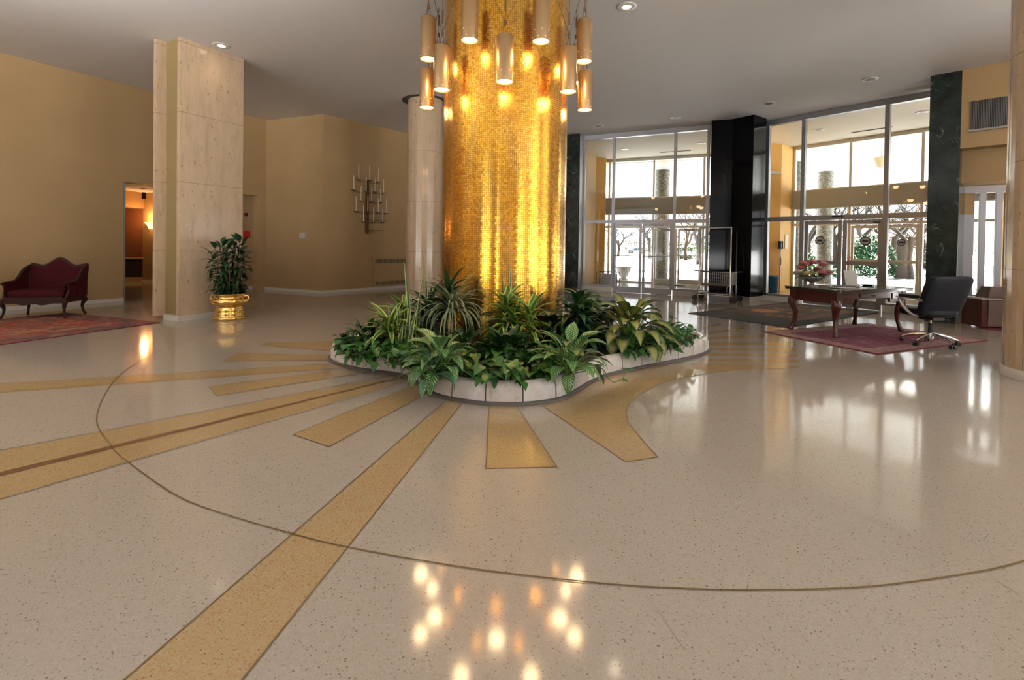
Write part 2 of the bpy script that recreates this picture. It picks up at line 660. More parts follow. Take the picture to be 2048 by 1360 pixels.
M['sconce_glow'] = mat('sconce_glow', (1, .6, .25), .5, emit=(1, .50, .14), es=4.5)

# ------------------------------------------------------------------ setting: lines
e1 = Vector((.474, .881, 0)).normalized()
n1 = Vector((-.881, .474, 0)).normalized()
WL0 = Vector((-9.04, 8.47, 0))
W1 = Vector((-6.64, 12.93, 0))
W2 = Vector((-4.82, 12.19, 0))
W3 = Vector((-3.09, 14.20, 0))
eB = (W2 - W1).normalized()
G1A, G1B = Vector((2.08, 14.25, 0)), Vector((5.19, 12.71, 0))
G2A, G2B = Vector((6.46, 12.28, 0)), Vector((8.45, 9.80, 0))
g1 = (G1B - G1A).normalized()
g2 = (G2B - G2A).normalized()
O1A, O1B = Vector((2.85, 18.43, 0)), Vector((7.15, 16.53, 0))
O2A, O2B = Vector((8.96, 15.35, 0)), Vector((12.0, 11.29, 0))


def wallseg(mb, A, B, z0, z1, th=.2, side=1, mi=0):
    A, B = V3(A), V3(B)
    d = (B - A).normalized()
    n = Vector((-d.y, d.x, 0)) * side * th
    mb.prism([A, B, B + n, A + n], z0, z1, mi)


# floor (terrazzo with inlay)
mb = MB()
outline = [(-17, -7.2), (13.5, -7.2), (13.2, 9.6), (12.0, 11.29), (8.96, 15.35), (7.15, 16.53), (2.85, 18.43), (-17, 18.43)]
mb.prism(outline, -.25, 0, 0)


def inlay(px, mi=1, z=.0012):
    mb.sheet([(*(G(u, v).xy), z) for u, v in px], 0, mi)


def strip(px, w, mi, z, gp=None):
    pts = gp or [G(u, v) for u, v in px]
    for i in range(len(pts) - 1):
        a, b = V3(pts[i][:2]), V3(pts[i + 1][:2])
        d = (b - a).normalized()
        n = Vector((-d.y, d.x, 0)) * w / 2
        e = d * w * .3
        mb.sheet([(*(a - n - e).xy, z), (*(b - n + e).xy, z), (*(b + n + e).xy, z), (*(a + n - e).xy, z)], 0, mi)


def extend(p, q, k):  # extend pixel line p->q on the ground by k metres
    a, b = G(*p), G(*q)
    return b + (b - a).normalized() * k


polys = [
    [(519.5, 691.3), (536.6, 685.1), (720, 681), (720, 705)],
    [(444.3, 722.7), (475.1, 706), (700, 711.5), (700, 720)],
    [(416.3, 773.3), (433.4, 792.1), (740, 744), (700, 737)],
    [(585.8, 869.2), (657.3, 894.2), (870, 778), (835, 768)],
    [(980, 780), (972, 937.5), (1113.8, 934.7), (1012, 780)],
    [(1405, 652), (1408, 657), (1444, 650), (1440, 647)],
    [(1400, 666), (1400, 670), (1490, 661), (1489, 655)],
    [(1400, 676), (1400, 680), (1530, 675), (1530, 668)],
    [(1400, 685), (1400, 691), (1590, 690.5), (1590, 683.5)],
    [(1400, 695), (1400, 700.5), (1593, 703), (1592, 697)],
    [(1400, 706), (1400, 712), (1596, 714), (1595, 708.5)],
    [(1395, 717), (1395, 723), (1600, 726), (1598, 720)],
]
for p in polys:
    inlay(p)
# long stripes that run on past the frame
a1, a2 = G(690, 726), extend((649.4, 727.2), (0, 766.5), 2.5)
b1, b2 = G(690, 737), extend((666.5, 734), (0, 783.6), 2.5)
mb.sheet([(*p.xy, .0012) for p in (a1, a2, b2, b1)], 0, 1)
a1, a2 = G(800, 749), extend((700, 766.5), (0, 901.5), 2.0)
b1, b2 = G(850, 752), extend((700, 797.9), (0, 999.6), 2.0)
mb.sheet([(*p.xy, .0012) for p in (a1, a2, b2, b1)], 0, 1)
a1, a2 = G(920, 780), extend((891.5, 801.7), (249.6, 1360), .6)
b1, b2 = G(940, 785), extend((922, 809.6), (485.4, 1360), .6)
mb.sheet([(*p.xy, .0012) for p in (a1, a2, b2, b1)], 0, 1)
inlay([(1045, 783), (1251.5, 924), (1315.5, 914.8), (1290.4, 887), (1270.6, 863.2), (1256.7, 845.4), (1252, 827.5), (1258.7, 807.6),
       (1280.5, 787.8), (1314.3, 772), (1336.3, 763.4), (1398, 750.2), (1459.8, 741.4), (1521.6, 738.3), (1600, 737.0), (1598, 731),
       (1400, 726), (1300, 725), (1180, 745), (1120, 775)])
# brown divider down the middle of the double stripe
a1, a2 = G(815, 751.5), extend((700, 776), (0, 942.5), 2.0)
b1, b2 = G(818, 752.5), extend((700, 779.5), (0, 951.7), 2.0)
mb.sheet([(*p.xy, .0024) for p in (a1, a2, b2, b1)], 0, 3)
# brass edge strips round the inlays
for p in polys[:5]:
    strip(p + [p[0]], .006, 2, .0030)
for p, q, k in (((690, 726), (0, 766.5), 1), ((690, 736), (0, 783.6), 1), ((783, 751), (0, 901.5), 1), ((830, 760), (0, 999.6), 1),
                ((891.5, 801.7), (249.6, 1360), .4), ((922, 809.6), (485.4, 1360), .4)):
    strip(None, .006, 2, .0030, [G(*p), extend(p, q, k)])
strip([(1080.8, 809.6), (1251.5, 924), (1315.5, 914.8), (1290.4, 887), (1270.6, 863.2), (1256.7, 845.4), (1252, 827.5), (1258.7, 807.6),
       (1280.5, 787.8), (1314.3, 772), (1336.3, 763.4), (1398, 750.2), (1459.8, 741.4), (1592, 737.4)], .006, 2, .0030)


def crom(pts, n=6, closed=False):
    pts = [Vector(p) for p in pts]
    m = len(pts)
    out = []
    for i in range(m if closed else m - 1):
        if closed:
            p0, p1, p2, p3 = pts[i - 1], pts[i], pts[(i + 1) % m], pts[(i + 2) % m]
        else:
            p0, p1, p2, p3 = pts[max(i - 1, 0)], pts[i], pts[i + 1], pts[min(i + 2, m - 1)]
        for k in range(n):
            t = k / n
            out.append(.5 * ((2 * p1) + (p2 - p0) * t + (2 * p0 - 5 * p1 + 4 * p2 - p3) * t * t + (3 * p1 - p0 - 3 * p2 + p3) * t ** 3))
    if not closed:
        out.append(pts[-1])
    return out


ringpx = [(470, 650), (410, 667.3), (311, 706.7), (235.8, 754.5), (193.8, 829.7), (218.8, 887.8), (253, 922), (341.8, 985.2), (423.8, 1021), (586.2, 1069),
          (697, 1095.5), (897.4, 1131.2), (1076, 1155), (1248, 1171.6), (1380, 1178.5), (1512.8, 1181.3), (1742, 1173.8), (1954, 1145), (2048, 1123), (2140, 1097)]
rp = crom([G(*p) for p in ringpx], 6)
e_ = rp[-1]
cc = Vector((.78, 6.9, 0))
r0_ = (e_ - cc).length
a0_ = math.atan2(e_.y - cc.y, e_.x - cc.x)
rp += [cc + Vector((math.cos(a0_ + k_ * .06), math.sin(a0_ + k_ * .06), 0)) * (r0_ + (5.0 - r0_) * min(1, k_ / 12)) for k_ in range(1, 22)]
strip(None, .0068, 2, .0040, rp)
for p, q in (((1191, 1040), (1370, 1300)), ((1539, 942), (1848, 1088)), ((1964, 1145), (2040, 1190)), ((1300, 638), (1500, 592)), ((380, 655), (640, 620))):
    strip([p, q], .004, 4, .0014)
floor = struct(mb.build('floor', [M['floor'], M['inlay'], M['brass_strip'], M['brown_strip'], M['joint']]), 'polished cream terrazzo floor with radiating gold inlays')

# ceiling
mb = MB()
lob = [(-17, -7.2), (13.5, -7.2), (13.2, 9.6), G2A + g2 * 3.42 + Vector((.06, .05, 0)), G2A + Vector((.06, .05, 0)), G1B + Vector((.03, .06, 0)), G1A + Vector((.03, .06, 0)), G1A - g1 * 4 + Vector((.03, .06, 0)), (-17, 18.43)]
mb.prism(lob, H, H + .3)
struct(mb.build('ceiling', M['ceil']))
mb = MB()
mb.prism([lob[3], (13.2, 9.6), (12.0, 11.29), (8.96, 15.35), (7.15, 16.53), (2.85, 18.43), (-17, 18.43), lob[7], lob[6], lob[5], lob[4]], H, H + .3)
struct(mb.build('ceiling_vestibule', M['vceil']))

# walls --------------------------------------------------------------
DO0 = Vector((-8.17, 10.09, 0))
DO1 = Vector((-6.74, 12.74, 0))
mb = MB()
wl_start = WL0 - e1 * 18
wallseg(mb, wl_start, DO0, 0, H, .22, 1)
wallseg(mb, DO0, W1, 2.51, H, .22, 1)
wallseg(mb, DO1, W1 + e1 * .1, 0, H, .22, 1)
struct(mb.build('wall_left', M['wall']), 'mustard wall on the left with a wide opening')
mb = MB()
wallseg(mb, W1 - eB * 5.2, W2, 0, H, .2, 1)
struct(mb.build('wall_back', M['wall']), 'mustard wall that ends in a sharp corner')
eC = (W3 - W2).normalized()
WC1 = W2 + eC * 4.9
mb = MB()
# gently bowed wall C
cpts = [W2, onw(700, 243, W2, W3) * 1.0, W3, WC1]
cpts = [W2, WC1]
for i in range(len(cpts) - 1):
    a, b = cpts[i], cpts[i + 1]
    wallseg(mb, a, b, 0, H, .2, 1)
struct(mb.build('wall_far', M['wall']), 'mustard wall carrying the candelabrum')
mb = MB()
NL = G1A - g1 * 3.9
wallseg(mb, NL, G1A - g1 * .2, 0, H, .2, 1)
struct(mb.build('wall_north', M['wall']))
# baseboards
mb = MB()
wallseg(mb, wl_start, DO0, 0, .075, -.02, 1)
struct(mb.build('baseboard_left', M['stone_base']))
mb = MB()
wallseg(mb, W1 - eB * 5.2, W2 + eB * .015, 0, .075, -.018, 1)
struct(mb.build('baseboard_back', M['stone_base']))
mb = MB()
for i in range(len(cpts) - 1):
    wallseg(mb, cpts[i], cpts[i + 1], 0, .075, -.018, 1)
struct(mb.build('baseboard_far', M['stone_base']))
# corridor beyond the opening
CA, CB = W1 - eB * 5.12 + Vector((0, .06, 0)), Vector((-16.2, 13.2, 0))
mb = MB()
wallseg(mb, CB, CA, .14, .74, .2, 1, 1)
wallseg(mb, CB, CA, .74, 2.26, .2, 1, 0)
wallseg(mb, CB, CA, 2.26, 3.0, .2, 1, 2)
wallseg(mb, CB, CA, .70, .76, -.03, 1, 2)
wallseg(mb, CB, CA, 0, .14, -.02, 1, 2)
struct(mb.build('wall_corridor', [M['brownwall'], M['darkwall'], M['wall']]), 'dark brown corridor wall with chair rail')
mb = MB()
wallseg(mb, Vector((-16.6, 9, 0)), CB, 0, 3.0, .2, 1)
wallseg(mb, Vector((-16.5, 9, 0)), Vector((-16.9, -7, 0)), 0, H, -.2, 1)
struct(mb.build('wall_west', M['wall']))
mb = MB()
mb.prism([DO0 + n1 * .22, W1 + n1 * .22, CA, CB, (-16.5, 9)], 2.75, 2.85)
struct(mb.build('ceiling_corridor', M['ceil']))
mb = MB()
c0 = G(284, 400, 2.3)
pth = onw(284, 400, DO0 + n1 * 2.2 - e1 * 2, DO1 + n1 * 2.2)
mb.prism([CB - Vector((0, .9, 0)), CA + Vector((0, -1.15, 0)), CA, CB], 2.27, 2.75)
struct(mb.build('trim_1', M['wall']), 'dropped corridor soffit')

# opening jamb trim
mb = MB()
mb.box(DO0 + e1 * .015 + n1 * .11 + Vector((0, 0, 1.25)), (.03, .24, 2.5), math.atan2(e1.y, e1.x))
struct(mb.build('trim_2', M['alu_d']), 'dark metal jamb of the corridor opening')

# wall beside the right entrance
C3A, C3B = Vector((7.71, 8.94, 0)), Vector((8.00, 8.62, 0))
d3 = (C3B - C3A).normalized()
p3 = Vector((-d3.y, d3.x, 0))
mb = MB()
wallseg(mb, C3B, C3B + d3 * 1.6, 3.15, H, .3, 1)
wallseg(mb, C3B + p3 * .3, C3B + d3 * 1.9 + p3 * .3, 2.56, H, .5, 1)
RW0 = C3B + d3 * 1.6
wallseg(mb, RW0 + d3 * .0, RW0 + d3 * .25, 0, H, .8, 1)
struct(mb.build('wall_right', M['wall']), 'beige wall above the side entrance')
# vestibule walls
mb = MB()
VP = [Vector((2.12, 14.45, 0)), Vector((2.45, 16.24, 0)), Vector((3.03, 17.57, 0)), Vector((3.40, 17.65, 0)), Vector((3.50, 18.06, 0))]
for i in range(4):
    wallseg(mb, VP[i], VP[i + 1], 0, H, .15, 1, 1 if i < 2 else 0)
struct(mb.build('wall_vestibule', [M['ochre'], M['wall']]), 'mustard wall inside the left vestibule')
mb = MB()
pier = [(6.02, 12.75), (6.6, 12.55), (7.55, 14.15), (7.96, 14.89), (8.31, 14.90), (8.96, 15.35), (8.6, 15.75), (7.15, 16.53), (6.95, 16.4)]
mb.prism(pier, 0, H)
struct(mb.build('wall_pier', M['ochre']), 'ochre pier between the two vestibules')
# pier ledge and door leaf
q0, q1 = Vector((7.55, 14.15, 0)), Vector((7.96, 14.89, 0))
mb = MB()
a = Vector((7.96, 14.89, 0))
b = Vector((8.31, 14.90, 0))
mb.box(((a + b) / 2 + Vector((-.12, -.03, zat(1550, 346, 14.9)))), (.5, .06, .09), 0)
struct(mb.build('trim_3', M['white']), 'white ledge on the pier')

# black marble and side columns -------------------------------------
mb = MB()
BC = [(5.03, 12.26), (5.50, 12.09), (5.81, 11.66), (6.30, 12.02), (6.44, 12.26), (6.1, 12.8), (5.25, 12.75)]
mb.prism(BC, .13, H)
bcol = struct(mb.build('marble_column', M['marble_black'], bevel=.006), 'black marble column between the two entrances')
mb = MB()
mb.prism([(5.06, 12.30), (5.52, 12.13), (5.82, 11.71), (6.28, 12.04), (6.42, 12.28), (6.1, 12.78), (5.25, 12.72)], 0, .13)
mb.build('plinth', M['floor'], bcol)
mb = MB()
dc = Vector((1.90, 13.88, 0))
pg1 = Vector((-g1.y, g1.x, 0))
mb.prism([dc - g1 * .75, dc, dc + pg1 * .40, dc + pg1 * .40 - g1 * .75], 0, H)
struct(mb.build('marble_column', M['marble'], bevel=.006), 'dark marble column beside the gold column')
mb = MB()
mb.prism([C3A, C3B, C3B + p3 * .95, C3A + p3 * .95], 0, H)
struct(mb.build('marble_column', M['marble'], bevel=.006), 'dark green marble column right of the sliding doors')
# brushed metal return on first column
mb = MB()
a = dc + Vector((.012, .006, 0)) + pg1 * .02
mb.prism([a, a + g1 * .012, a + g1 * .012 + pg1 * .36, a + pg1 * .36], 0, H - .01)
struct(mb.build('trim_4', M['alu']))

# travertine pillar ---------------------------------------------------
Pf = Vector((-5.35, 7.70, 0))
pil = thing('travertine_pillar', 'tall rectangular travertine pillar behind the brass plant pot', 'pillar', Pf)
pil['kind'] = 'structure'


def rect(o, u, v, a0, a1, b0, b1):
    return [o + u * a0 + v * b0, o + u * a1 + v * b0, o + u * a1 + v * b1, o + u * a0 + v * b1]


O = Vector((0, 0, 0))
mb = MB()
mb.prism(rect(O, e1, n1, 0, 1.06, 0, .07), .085, H)
mb.build('stone_slab', M['trav'], pil, .004)
mb = MB()
mb.prism(rect(O, e1, n1, -.13, 1.06, .44, .51), .06, H)
mb.build('stone_slab', M['trav'], pil, .004)
mb = MB()
mb.prism(rect(O, e1, n1, .03, 1.04, .07, .44), .05, H)
mb.build('core', M['olive'], pil)
mb = MB()
mb.prism(rect(O, e1, n1, -.03, 1.08, -.03, .40), 0, .085)
mb.build('baseboard', M['stone_base'], pil, .004)

# round travertine columns ------------------------------------------


def oct_col(name, c, r, label, ph, ring=True):
    th = thing(name, label, 'column', c)
    th['kind'] = 'structure'
    mb = MB()
    pts = []
    for k in range(10):
        for j in (-1, 0, 1):
            q = ph + 2 * PI * k / 10 + j * .16
            rr = r * (1 if j else 1.0)
            pts.append((rr * math.cos(q), rr * math.sin(q)))
    mb.prism(pts, .10, H - .001)
    mb.build('shaft', M['trav'], th, .004)
    mb = MB()
    for k in range(10):
        q = ph + 2 * PI * (k + .5) / 10
        rr = r * math.cos(PI / 10 - .16) + .0
        mb.box((rr * math.cos(q), rr * math.sin(q), 2.3), (.004, .006, 4.4), q)
    mb.build('panel_joint', M['joint'], th)
    mb = MB()
    mb.lathe([(r + .015, 0), (r + .015, .095), (r + .005, .10)], (0, 0, 0), 40)
    mb.build('baseboard', M['stone_base'], th)
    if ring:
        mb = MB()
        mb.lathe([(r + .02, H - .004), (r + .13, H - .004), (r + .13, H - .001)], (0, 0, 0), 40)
        mb.build('recess_shade_ring', M['dark'], th)  # flat ring; the shade of the ceiling gap is its dark colour
    return th


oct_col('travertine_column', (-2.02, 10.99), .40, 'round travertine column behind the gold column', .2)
oct_col('travertine_column', (5.66, 4.88), .46, 'travertine column cut by the right edge of the view', .35, False)

# gold column ----------------------------------------------------------
GC = Vector((-.108, 6.25, 0))
GR = .79
gc = thing('gold_column', 'huge round column covered in glittering gold mosaic tiles', 'column', GC)
mb = MB()
n = 144
nz = 2
vs, uvs = [], []
for i in range(nz + 1):
    for k in range(n + 1):
        q = 2 * PI * k / n
        rr = GR * (1 + .007 * math.cos(11 * q + .6) + .0022 * math.cos(23 * q))
        z = .1 + (H - .1) * i / nz
        vs.append((rr * math.cos(q), rr * math.sin(q), z))
        uvs.append((GR * q, z))
fs = [(i * (n + 1) + k, i * (n + 1) + k + 1, (i + 1) * (n + 1) + k + 1, (i + 1) * (n + 1) + k) for i in range(nz) for k in range(n)]
mb.add(vs, fs, 0, True, uvs)
mb.build('mosaic_shaft', M['mosaic'], gc)
gc['kind'] = 'structure'

# ------------------------------------------------------------------ glazed walls


def frame_box(mb, A, d, s0, s1, z0, z1, dep=.1, off=0):
    p = Vector((-d.y, d.x, 0))
    a = A + d * s0 + p * (off - dep / 2)
    b = A + d * s1 + p * (off - dep / 2)
    mb.prism([a, b, b + p * dep, a + p * dep], z0, z1)


WN = [0]
DN = [0]


def glazing(A, B, mull, z0, ztop, transoms, m, solid=None, label=None, doorbay=None, mw=.07, head=.13, zhead=2.0):
    """one window wall: frame with mullions + panes; the door bay is left open below the transom"""
    d = (B - A).normalized()
    L = (B - A).length
    WN[0] += 1
    th = thing('window_%d' % WN[0], label or 'glazed wall', 'window', A)
    del th['category']
    th['kind'] = 'structure'
    A0 = Vector((0, 0, 0))
    mb = MB()
    db = doorbay or (-1, -1)
    frame_box(mb, A0, d, 0, L, ztop - head, ztop, .14)
    for s in [mw / 2] + list(mull) + [L - mw / 2]:
        frame_box(mb, A0, d, s - mw / 2, s + mw / 2, z0, ztop - head, .12)
    for t, w in transoms:
        frame_box(mb, A0, d, 0, L, t - w / 2, t + w / 2, .11)
    for (a, b) in ([(0, db[0]), (db[1], L)] if doorbay else [(0, L)]):
        frame_box(mb, A0, d, a, b, z0, z0 + .05, .12)
    mb.build('window_frame', m, th, .004)
    xs = [0] + list(mull) + [L]
    zs = [z0] + [t for t, w in transoms] + [ztop - head]
    for i in range(len(xs) - 1):
        for j in range(len(zs) - 1):
            if doorbay and j == 0 and xs[i] >= db[0] - .1 and xs[i + 1] <= db[1] + .1:
                continue
            if solid and solid[0] <= (zs[j] + zs[j + 1]) / 2 <= solid[1]:
                continue
            mb = MB()
            p = Vector((-d.y, d.x, 0))
            a = A0 + d * xs[i]
            b = A0 + d * xs[i + 1]
            mb.sheet([(*a.xy, zs[j]), (*b.xy, zs[j]), (*b.xy, zs[j + 1]), (*a.xy, zs[j + 1])])
            mb.build('pane', M['glass'], th)
    if solid:
        mb = MB()
        frame_box(mb, A0, d, 0, L, solid[0], solid[1], .16)
        frame_box(mb, A0, d, 0, L, solid[0] - .04, solid[0] + .01, .24)
        mb.build('panel', M['spandrel'], th)
    return th


def door(A, d, s0, s1, z1, m, st=.07, bot=.17, rail=None, label='', handle_side=1, bar=None, off=0, closer=True, extra=None):
    DN[0] += 1
    th = thing('door_%d' % DN[0], label, 'door', A + d * s0)
    del th['category']
    th['kind'] = 'structure'
    w = s1 - s0
    A0 = Vector((0, 0, 0))
    mb = MB()
    frame_box(mb, A0, d, .005, st, .01, z1, .05, off)
    frame_box(mb, A0, d, w - st, w - .005, .01, z1, .05, off)
    frame_box(mb, A0, d, st, w - st, z1 - .08, z1, .05, off)
    frame_box(mb, A0, d, st, w - st, .01, bot, .05, off)
    if rail:
        frame_box(mb, A0, d, st, w - st, rail - .045, rail + .045, .05, off)
    mb.build('door_frame', m, th, .003)
    p = Vector((-d.y, d.x, 0))
    mb = MB()
    a, b = A0 + d * st + p * off, A0 + d * (w - st) + p * off
    mb.sheet([(*a.xy, bot), (*b.xy, bot), (*b.xy, z1 - .08), (*a.xy, z1 - .08)])
    mb.build('pane', M['glass'], th)
    if bar:
        mb = MB()
        q = p * (off - .07)
        mb.tube([A0 + d * (st * .5) + p * off + Vector((0, 0, bar)), A0 + d * (st * .5) + q + Vector((0, 0, bar)),
                 A0 + d * (w - st * .5) + q + Vector((0, 0, bar)), A0 + d * (w - st * .5) + p * off + Vector((0, 0, bar))], .012, 8)
        mb.build('push_bar', M['alu'], th)
    if closer:
        mb = MB()
        c = A0 + d * (w * .5) + p * (off - .05) + Vector((0, 0, z1 - .05))
        mb.box(c, (w * .42, .05, .06), math.atan2(d.y, d.x))
        mb.build('door_closer', M['alu_d'], th, .004)
    return th


# inner left glazing
L1 = (G1B - G1A).length
glazing(G1A, G1B, [.915, 2.60], .14, H, [(2.02, .09)], M['alu'], label='tall glazed wall left of the black marble column', doorbay=(.915, 2.60))
mb = MB()
for a, b in ((0, .915), (2.60, L1)):
    frame_box(mb, G1A, g1, a, b, 0, .14, .2)
struct(mb.build('trim_5', M['stone_base']))
door(G1A, g1, .95, 1.74, 1.97, M['alu'], label='left glass door of the left entrance', bar=1.05, off=0)
door(G1A, g1, 1.76, 2.565, 1.97, M['alu'], label='right glass door of the left entrance', bar=1.05, off=0)
# inner right glazing
G2E = G2A + g2 * 3.42
L2 = 3.42
glazing(G2A, G2E, [.87, 2.50], .13, H, [(2.05, .11)], M['alu_d'], label='tall glazed wall right of the black marble column', doorbay=(.87, 2.50), mw=.085)
mb = MB()
for a, b in ((0, .87), (2.50, L2)):
    frame_box(mb, G2A, g2, a, b, 0, .13, .2)
struct(mb.build('trim_6', M['stone_base']))
d1 = door(G2A, g2, .92, 1.705, 1.98, M['alu_d'], st=.085, bot=.2, rail=1.01, label='left sliding door with round arrow decal', closer=False)
d2 = door(G2A, g2, 1.715, 2.46, 1.98, M['alu_d'], st=.085, bot=.2, rail=1.01, label='right sliding door with round arrow decal', closer=False)


def decal(name, A, d, s, z, r, kind, parent, base, off=-.01):
    p = Vector((-d.y, d.x, 0))
    c = A + d * s + p * off
    mats = {'arrow': [M['black'], M['paper'] if base == 'w' else M['sign']], 'no': [M['red']]}[kind]
    mb = MB()
    n = 28

    def ring(r0, r1, mi, dz=0):
        vs = []
        for k in range(n):
            q = 2 * PI * k / n
            for rr in (r0, r1):
                vs.append(c + p * dz + d * (rr * math.cos(q)) + Vector((0, 0, z + rr * math.sin(q))))
        mb.add(vs, [(2 * k, 2 * k + 1, 2 * ((k + 1) % n) + 1, 2 * ((k + 1) % n)) for k in range(n)], mi)

    def poly(pts, mi, dz):
        mb.add([c + p * dz + d * x + Vector((0, 0, z + y)) for x, y in pts], [tuple(range(len(pts)))], mi)
    if kind == 'arrow':
        ring(r * .78, r, 0)
        ring(0.0001, r * .80, 1, .001)
        a = r * .62
        pts = [(-a, 0), (-a * .35, .62 * a), (-a * .35, .3 * a), (a * .35, .3 * a), (a * .35, .62 * a), (a, 0),
               (a * .35, -.62 * a), (a * .35, -.3 * a), (-a * .35, -.3 * a), (-a * .35, -.62 * a)]
        poly(pts, 0, -.002)
    else:
        ring(r * .72, r, 0)
        poly([(-r * .6, -r * .5), (-r * .5, -r * .6), (r * .6, r * .5), (r * .5, r * .6)], 0, -.001)
    o = mb.build(name, mats)
    return o


def dtag(o, label):
    return tag(o, label, 'decal')


def s_on(u, A, d):
    B = A + d
    h = onw(u, 480, A, B)
    return (h - A).dot(d), h


for u, v, r, k, lab, bs in ((1640, 481, .10, 'arrow', 'round grey arrow decal on the left sliding door', 'g'),
                        (1731, 482, .10, 'arrow', 'round grey arrow decal on the right sliding door', 'g'),
                        (1803, 485, .075, 'arrow', 'round white arrow decal on the fixed pane right of the doors', 'w'),
                        (1665.5, 516.5, .042, 'no', 'red no-smoking decal on the left sliding door', 'g'),
                        (1701, 517.5, .045, 'no', 'red no-smoking decal on the right sliding door', 'g')):
    s, hh = s_on(u, G2A, g2)
    z = onw(u, v, G2A, G2A + g2).z
    dtag(decal('door_decal', G2A, g2, s, z, r, k, None, bs, -.012), lab)
for u, v, lab in ((1678.5, 510.5, 'tiny dark red sticker on the left sliding door stile'), (1758.5, 508, 'tiny red sticker at the right sliding door edge')):
    s, hh = s_on(u, G2A, g2)
    z = onw(u, v, G2A, G2A + g2).z
    mb = MB()
    p = Vector((-g2.y, g2.x, 0))
    mb.box(G2A + g2 * s - p * .032 + Vector((0, 0, z)), (.03, .008, .04), math.atan2(g2.y, g2.x))
    tag(mb.build('door_sticker', M['red']), lab, 'sticker')
# door sensor boxes
for (u, v, w, lab) in ((1677, 433, .22, 'flat black sensor above the sliding doors'), (1755, 445, .12, 'small black sensor below the transom on the right')):
    s, hh = s_on(u, G2A, g2)
    z = onw(u, v, G2A, G2A + g2).z
    p = Vector((-g2.y, g2.x, 0))
    mb = MB()
    mb.box(G2A + g2 * s - p * .09 + Vector((0, 0, z)), (w, .06, .035), math.atan2(g2.y, g2.x))
    tag(mb.build('door_sensor', M['black'], bevel=.006), lab, 'sensor')
# push plate on the middle right leaf
# outer left glazing
o1 = (O1B - O1A).normalized()
o2 = (O2B - O2A).normalized()
s1, _ = s_on(1306, O1A, o1)
s2, _ = s_on(1406, O1A, o1)
s0, _ = s_on(1223, O1A, o1)
glazing(O1A, O1B, [s0 - .1, s1, s2], 0, H, [(2.04, .08), (2.53, .06), (3.10, .06)], M['alu_l'], solid=(2.54, 3.09), label='outer glazed wall of the left vestibule with grey band',
        doorbay=(s1, s2), head=.1)
sm = (s1 + s2) / 2
door(O1A, o1, s1 + .04, sm - .01, 1.98, M['alu_l'], label='outer glass door in front of the mosaic column', bar=1.02)
door(O1A, o1, sm + .01, s2 - .04, 1.98, M['alu_l'], label='outer glass door left of the black marble column', bar=1.02)
# outer right glazing
t1, _ = s_on(1699, O2A, o2)
t2, _ = s_on(1843, O2A, o2)
glazing(O2A, O2B, [t1, t2], 0, H, [(2.08, .07), (2.60, .06), (3.14, .05)], M['alu_l'], solid=(2.61, 3.13), label='outer glazed wall of the right vestibule with grey band',
        doorbay=(t1, t2), head=.1)
tm = (t1 + t2) / 2
door(O2A, o2, t1 + .04, tm - .01, 2.02, M['alu_l'], rail=1.0, label='left outer door of the right vestibule', closer=False)
door(O2A, o2, tm + .01, t2 - .04, 2.02, M['alu_l'], rail=1.0, label='right outer door of the right vestibule', closer=False)
# side entrance glazing at far right
S3A = C3A + p3 * .97 + d3 * .2
S3B = S3A + Vector((.80, -.60, 0)) * 2.6
glazing(S3A, S3B, [s_on(1963, S3A, (S3B - S3A).normalized())[0], s_on(1996, S3A, (S3B - S3A).normalized())[0]], 0, 2.56, [(.45, .07)], M['alu'], label='side entrance glazing right of the green marble column', mw=.09)
# back wall with added windows behind the camera, openings placed for light and reflections
YB = -7.1
bk = [(-16.8, -15.8, 1), (-15.8, -6.2, 0), (-6.2, -1.5, 1), (-1.5, .1, 0), (.1, 4.2, 1), (4.2, 9.0, 0), (9.0, 9.9, 1)]
mb = MB()
for a, b, solid_ in bk:
    if solid_:
        wallseg(mb, Vector((a, YB, 0)), Vector((b, YB, 0)), 0, H, .2, -1)
struct(mb.build('wall_behind', M['wall']))
for a, b, solid_ in bk:
    if not solid_:
        k = max(1, round((b - a) / 1.6))
        glazing(Vector((a, YB, 0)), Vector((b, YB, 0)), [(b - a) * i / k for i in range(1, k)], 0, H, [(2.1, .1)], M['alu'], label='added window wall behind the viewpoint, %s' % ('left' if a < -5 else 'middle' if a < 2 else 'right'))
wr_a, wr_b = Vector((9.3, 7.1, 0)), Vector((9.9, -7.0, 0))
wr_m = wr_a.lerp(wr_b, .80)
wr_n = wr_a.lerp(wr_b, .2)
mb = MB()
wallseg(mb, wr_a, wr_n, 0, H, .2, 1)
wallseg(mb, wr_m, wr_b, 0, H, .2, 1)
struct(mb.build('wall_right_side', M['wall']))
glazing(wr_n, wr_m, [1.69 * i for i in range(1, 5)], 0, H, [(2.1, .1)], M['alu'], label='added window wall on the right behind the viewpoint')  # unseen glazing added to light the ceiling from the right

# brushed panel and lintel of the side entrance
qa, qb = onw(1919, 500, S3A - Vector((.0, .0, 0)), S3A + Vector((.80, -.60, 0))), onw(1946, 500, S3A, S3A + Vector((.80, -.60, 0)))
qa, qb = V3(qa.xy), V3(qb.xy)
mb = MB()
wallseg(mb, qa, qb, .45, 2.02, .03, -1)
struct(mb.build('trim_7', M['alu']), 'brushed metal panel beside the green marble column')
mb = MB()
wallseg(mb, qa, qb, 2.02, 2.56, .04, -1)
wallseg(mb, qa, qb, 0, .45, .04, -1)
struct(mb.build('trim_8', M['wall']))
mb = MB()
pq = Vector((11.6, 11.35, 0))
mb.prism([pq, pq + Vector((.13, -.12, 0)), pq + Vector((.5, .3, 0)), pq + Vector((.37, .42, 0))], 0, 3.2)
struct(mb.build('trim_9', M['ochre']), 'ochre pier outside the side entrance')
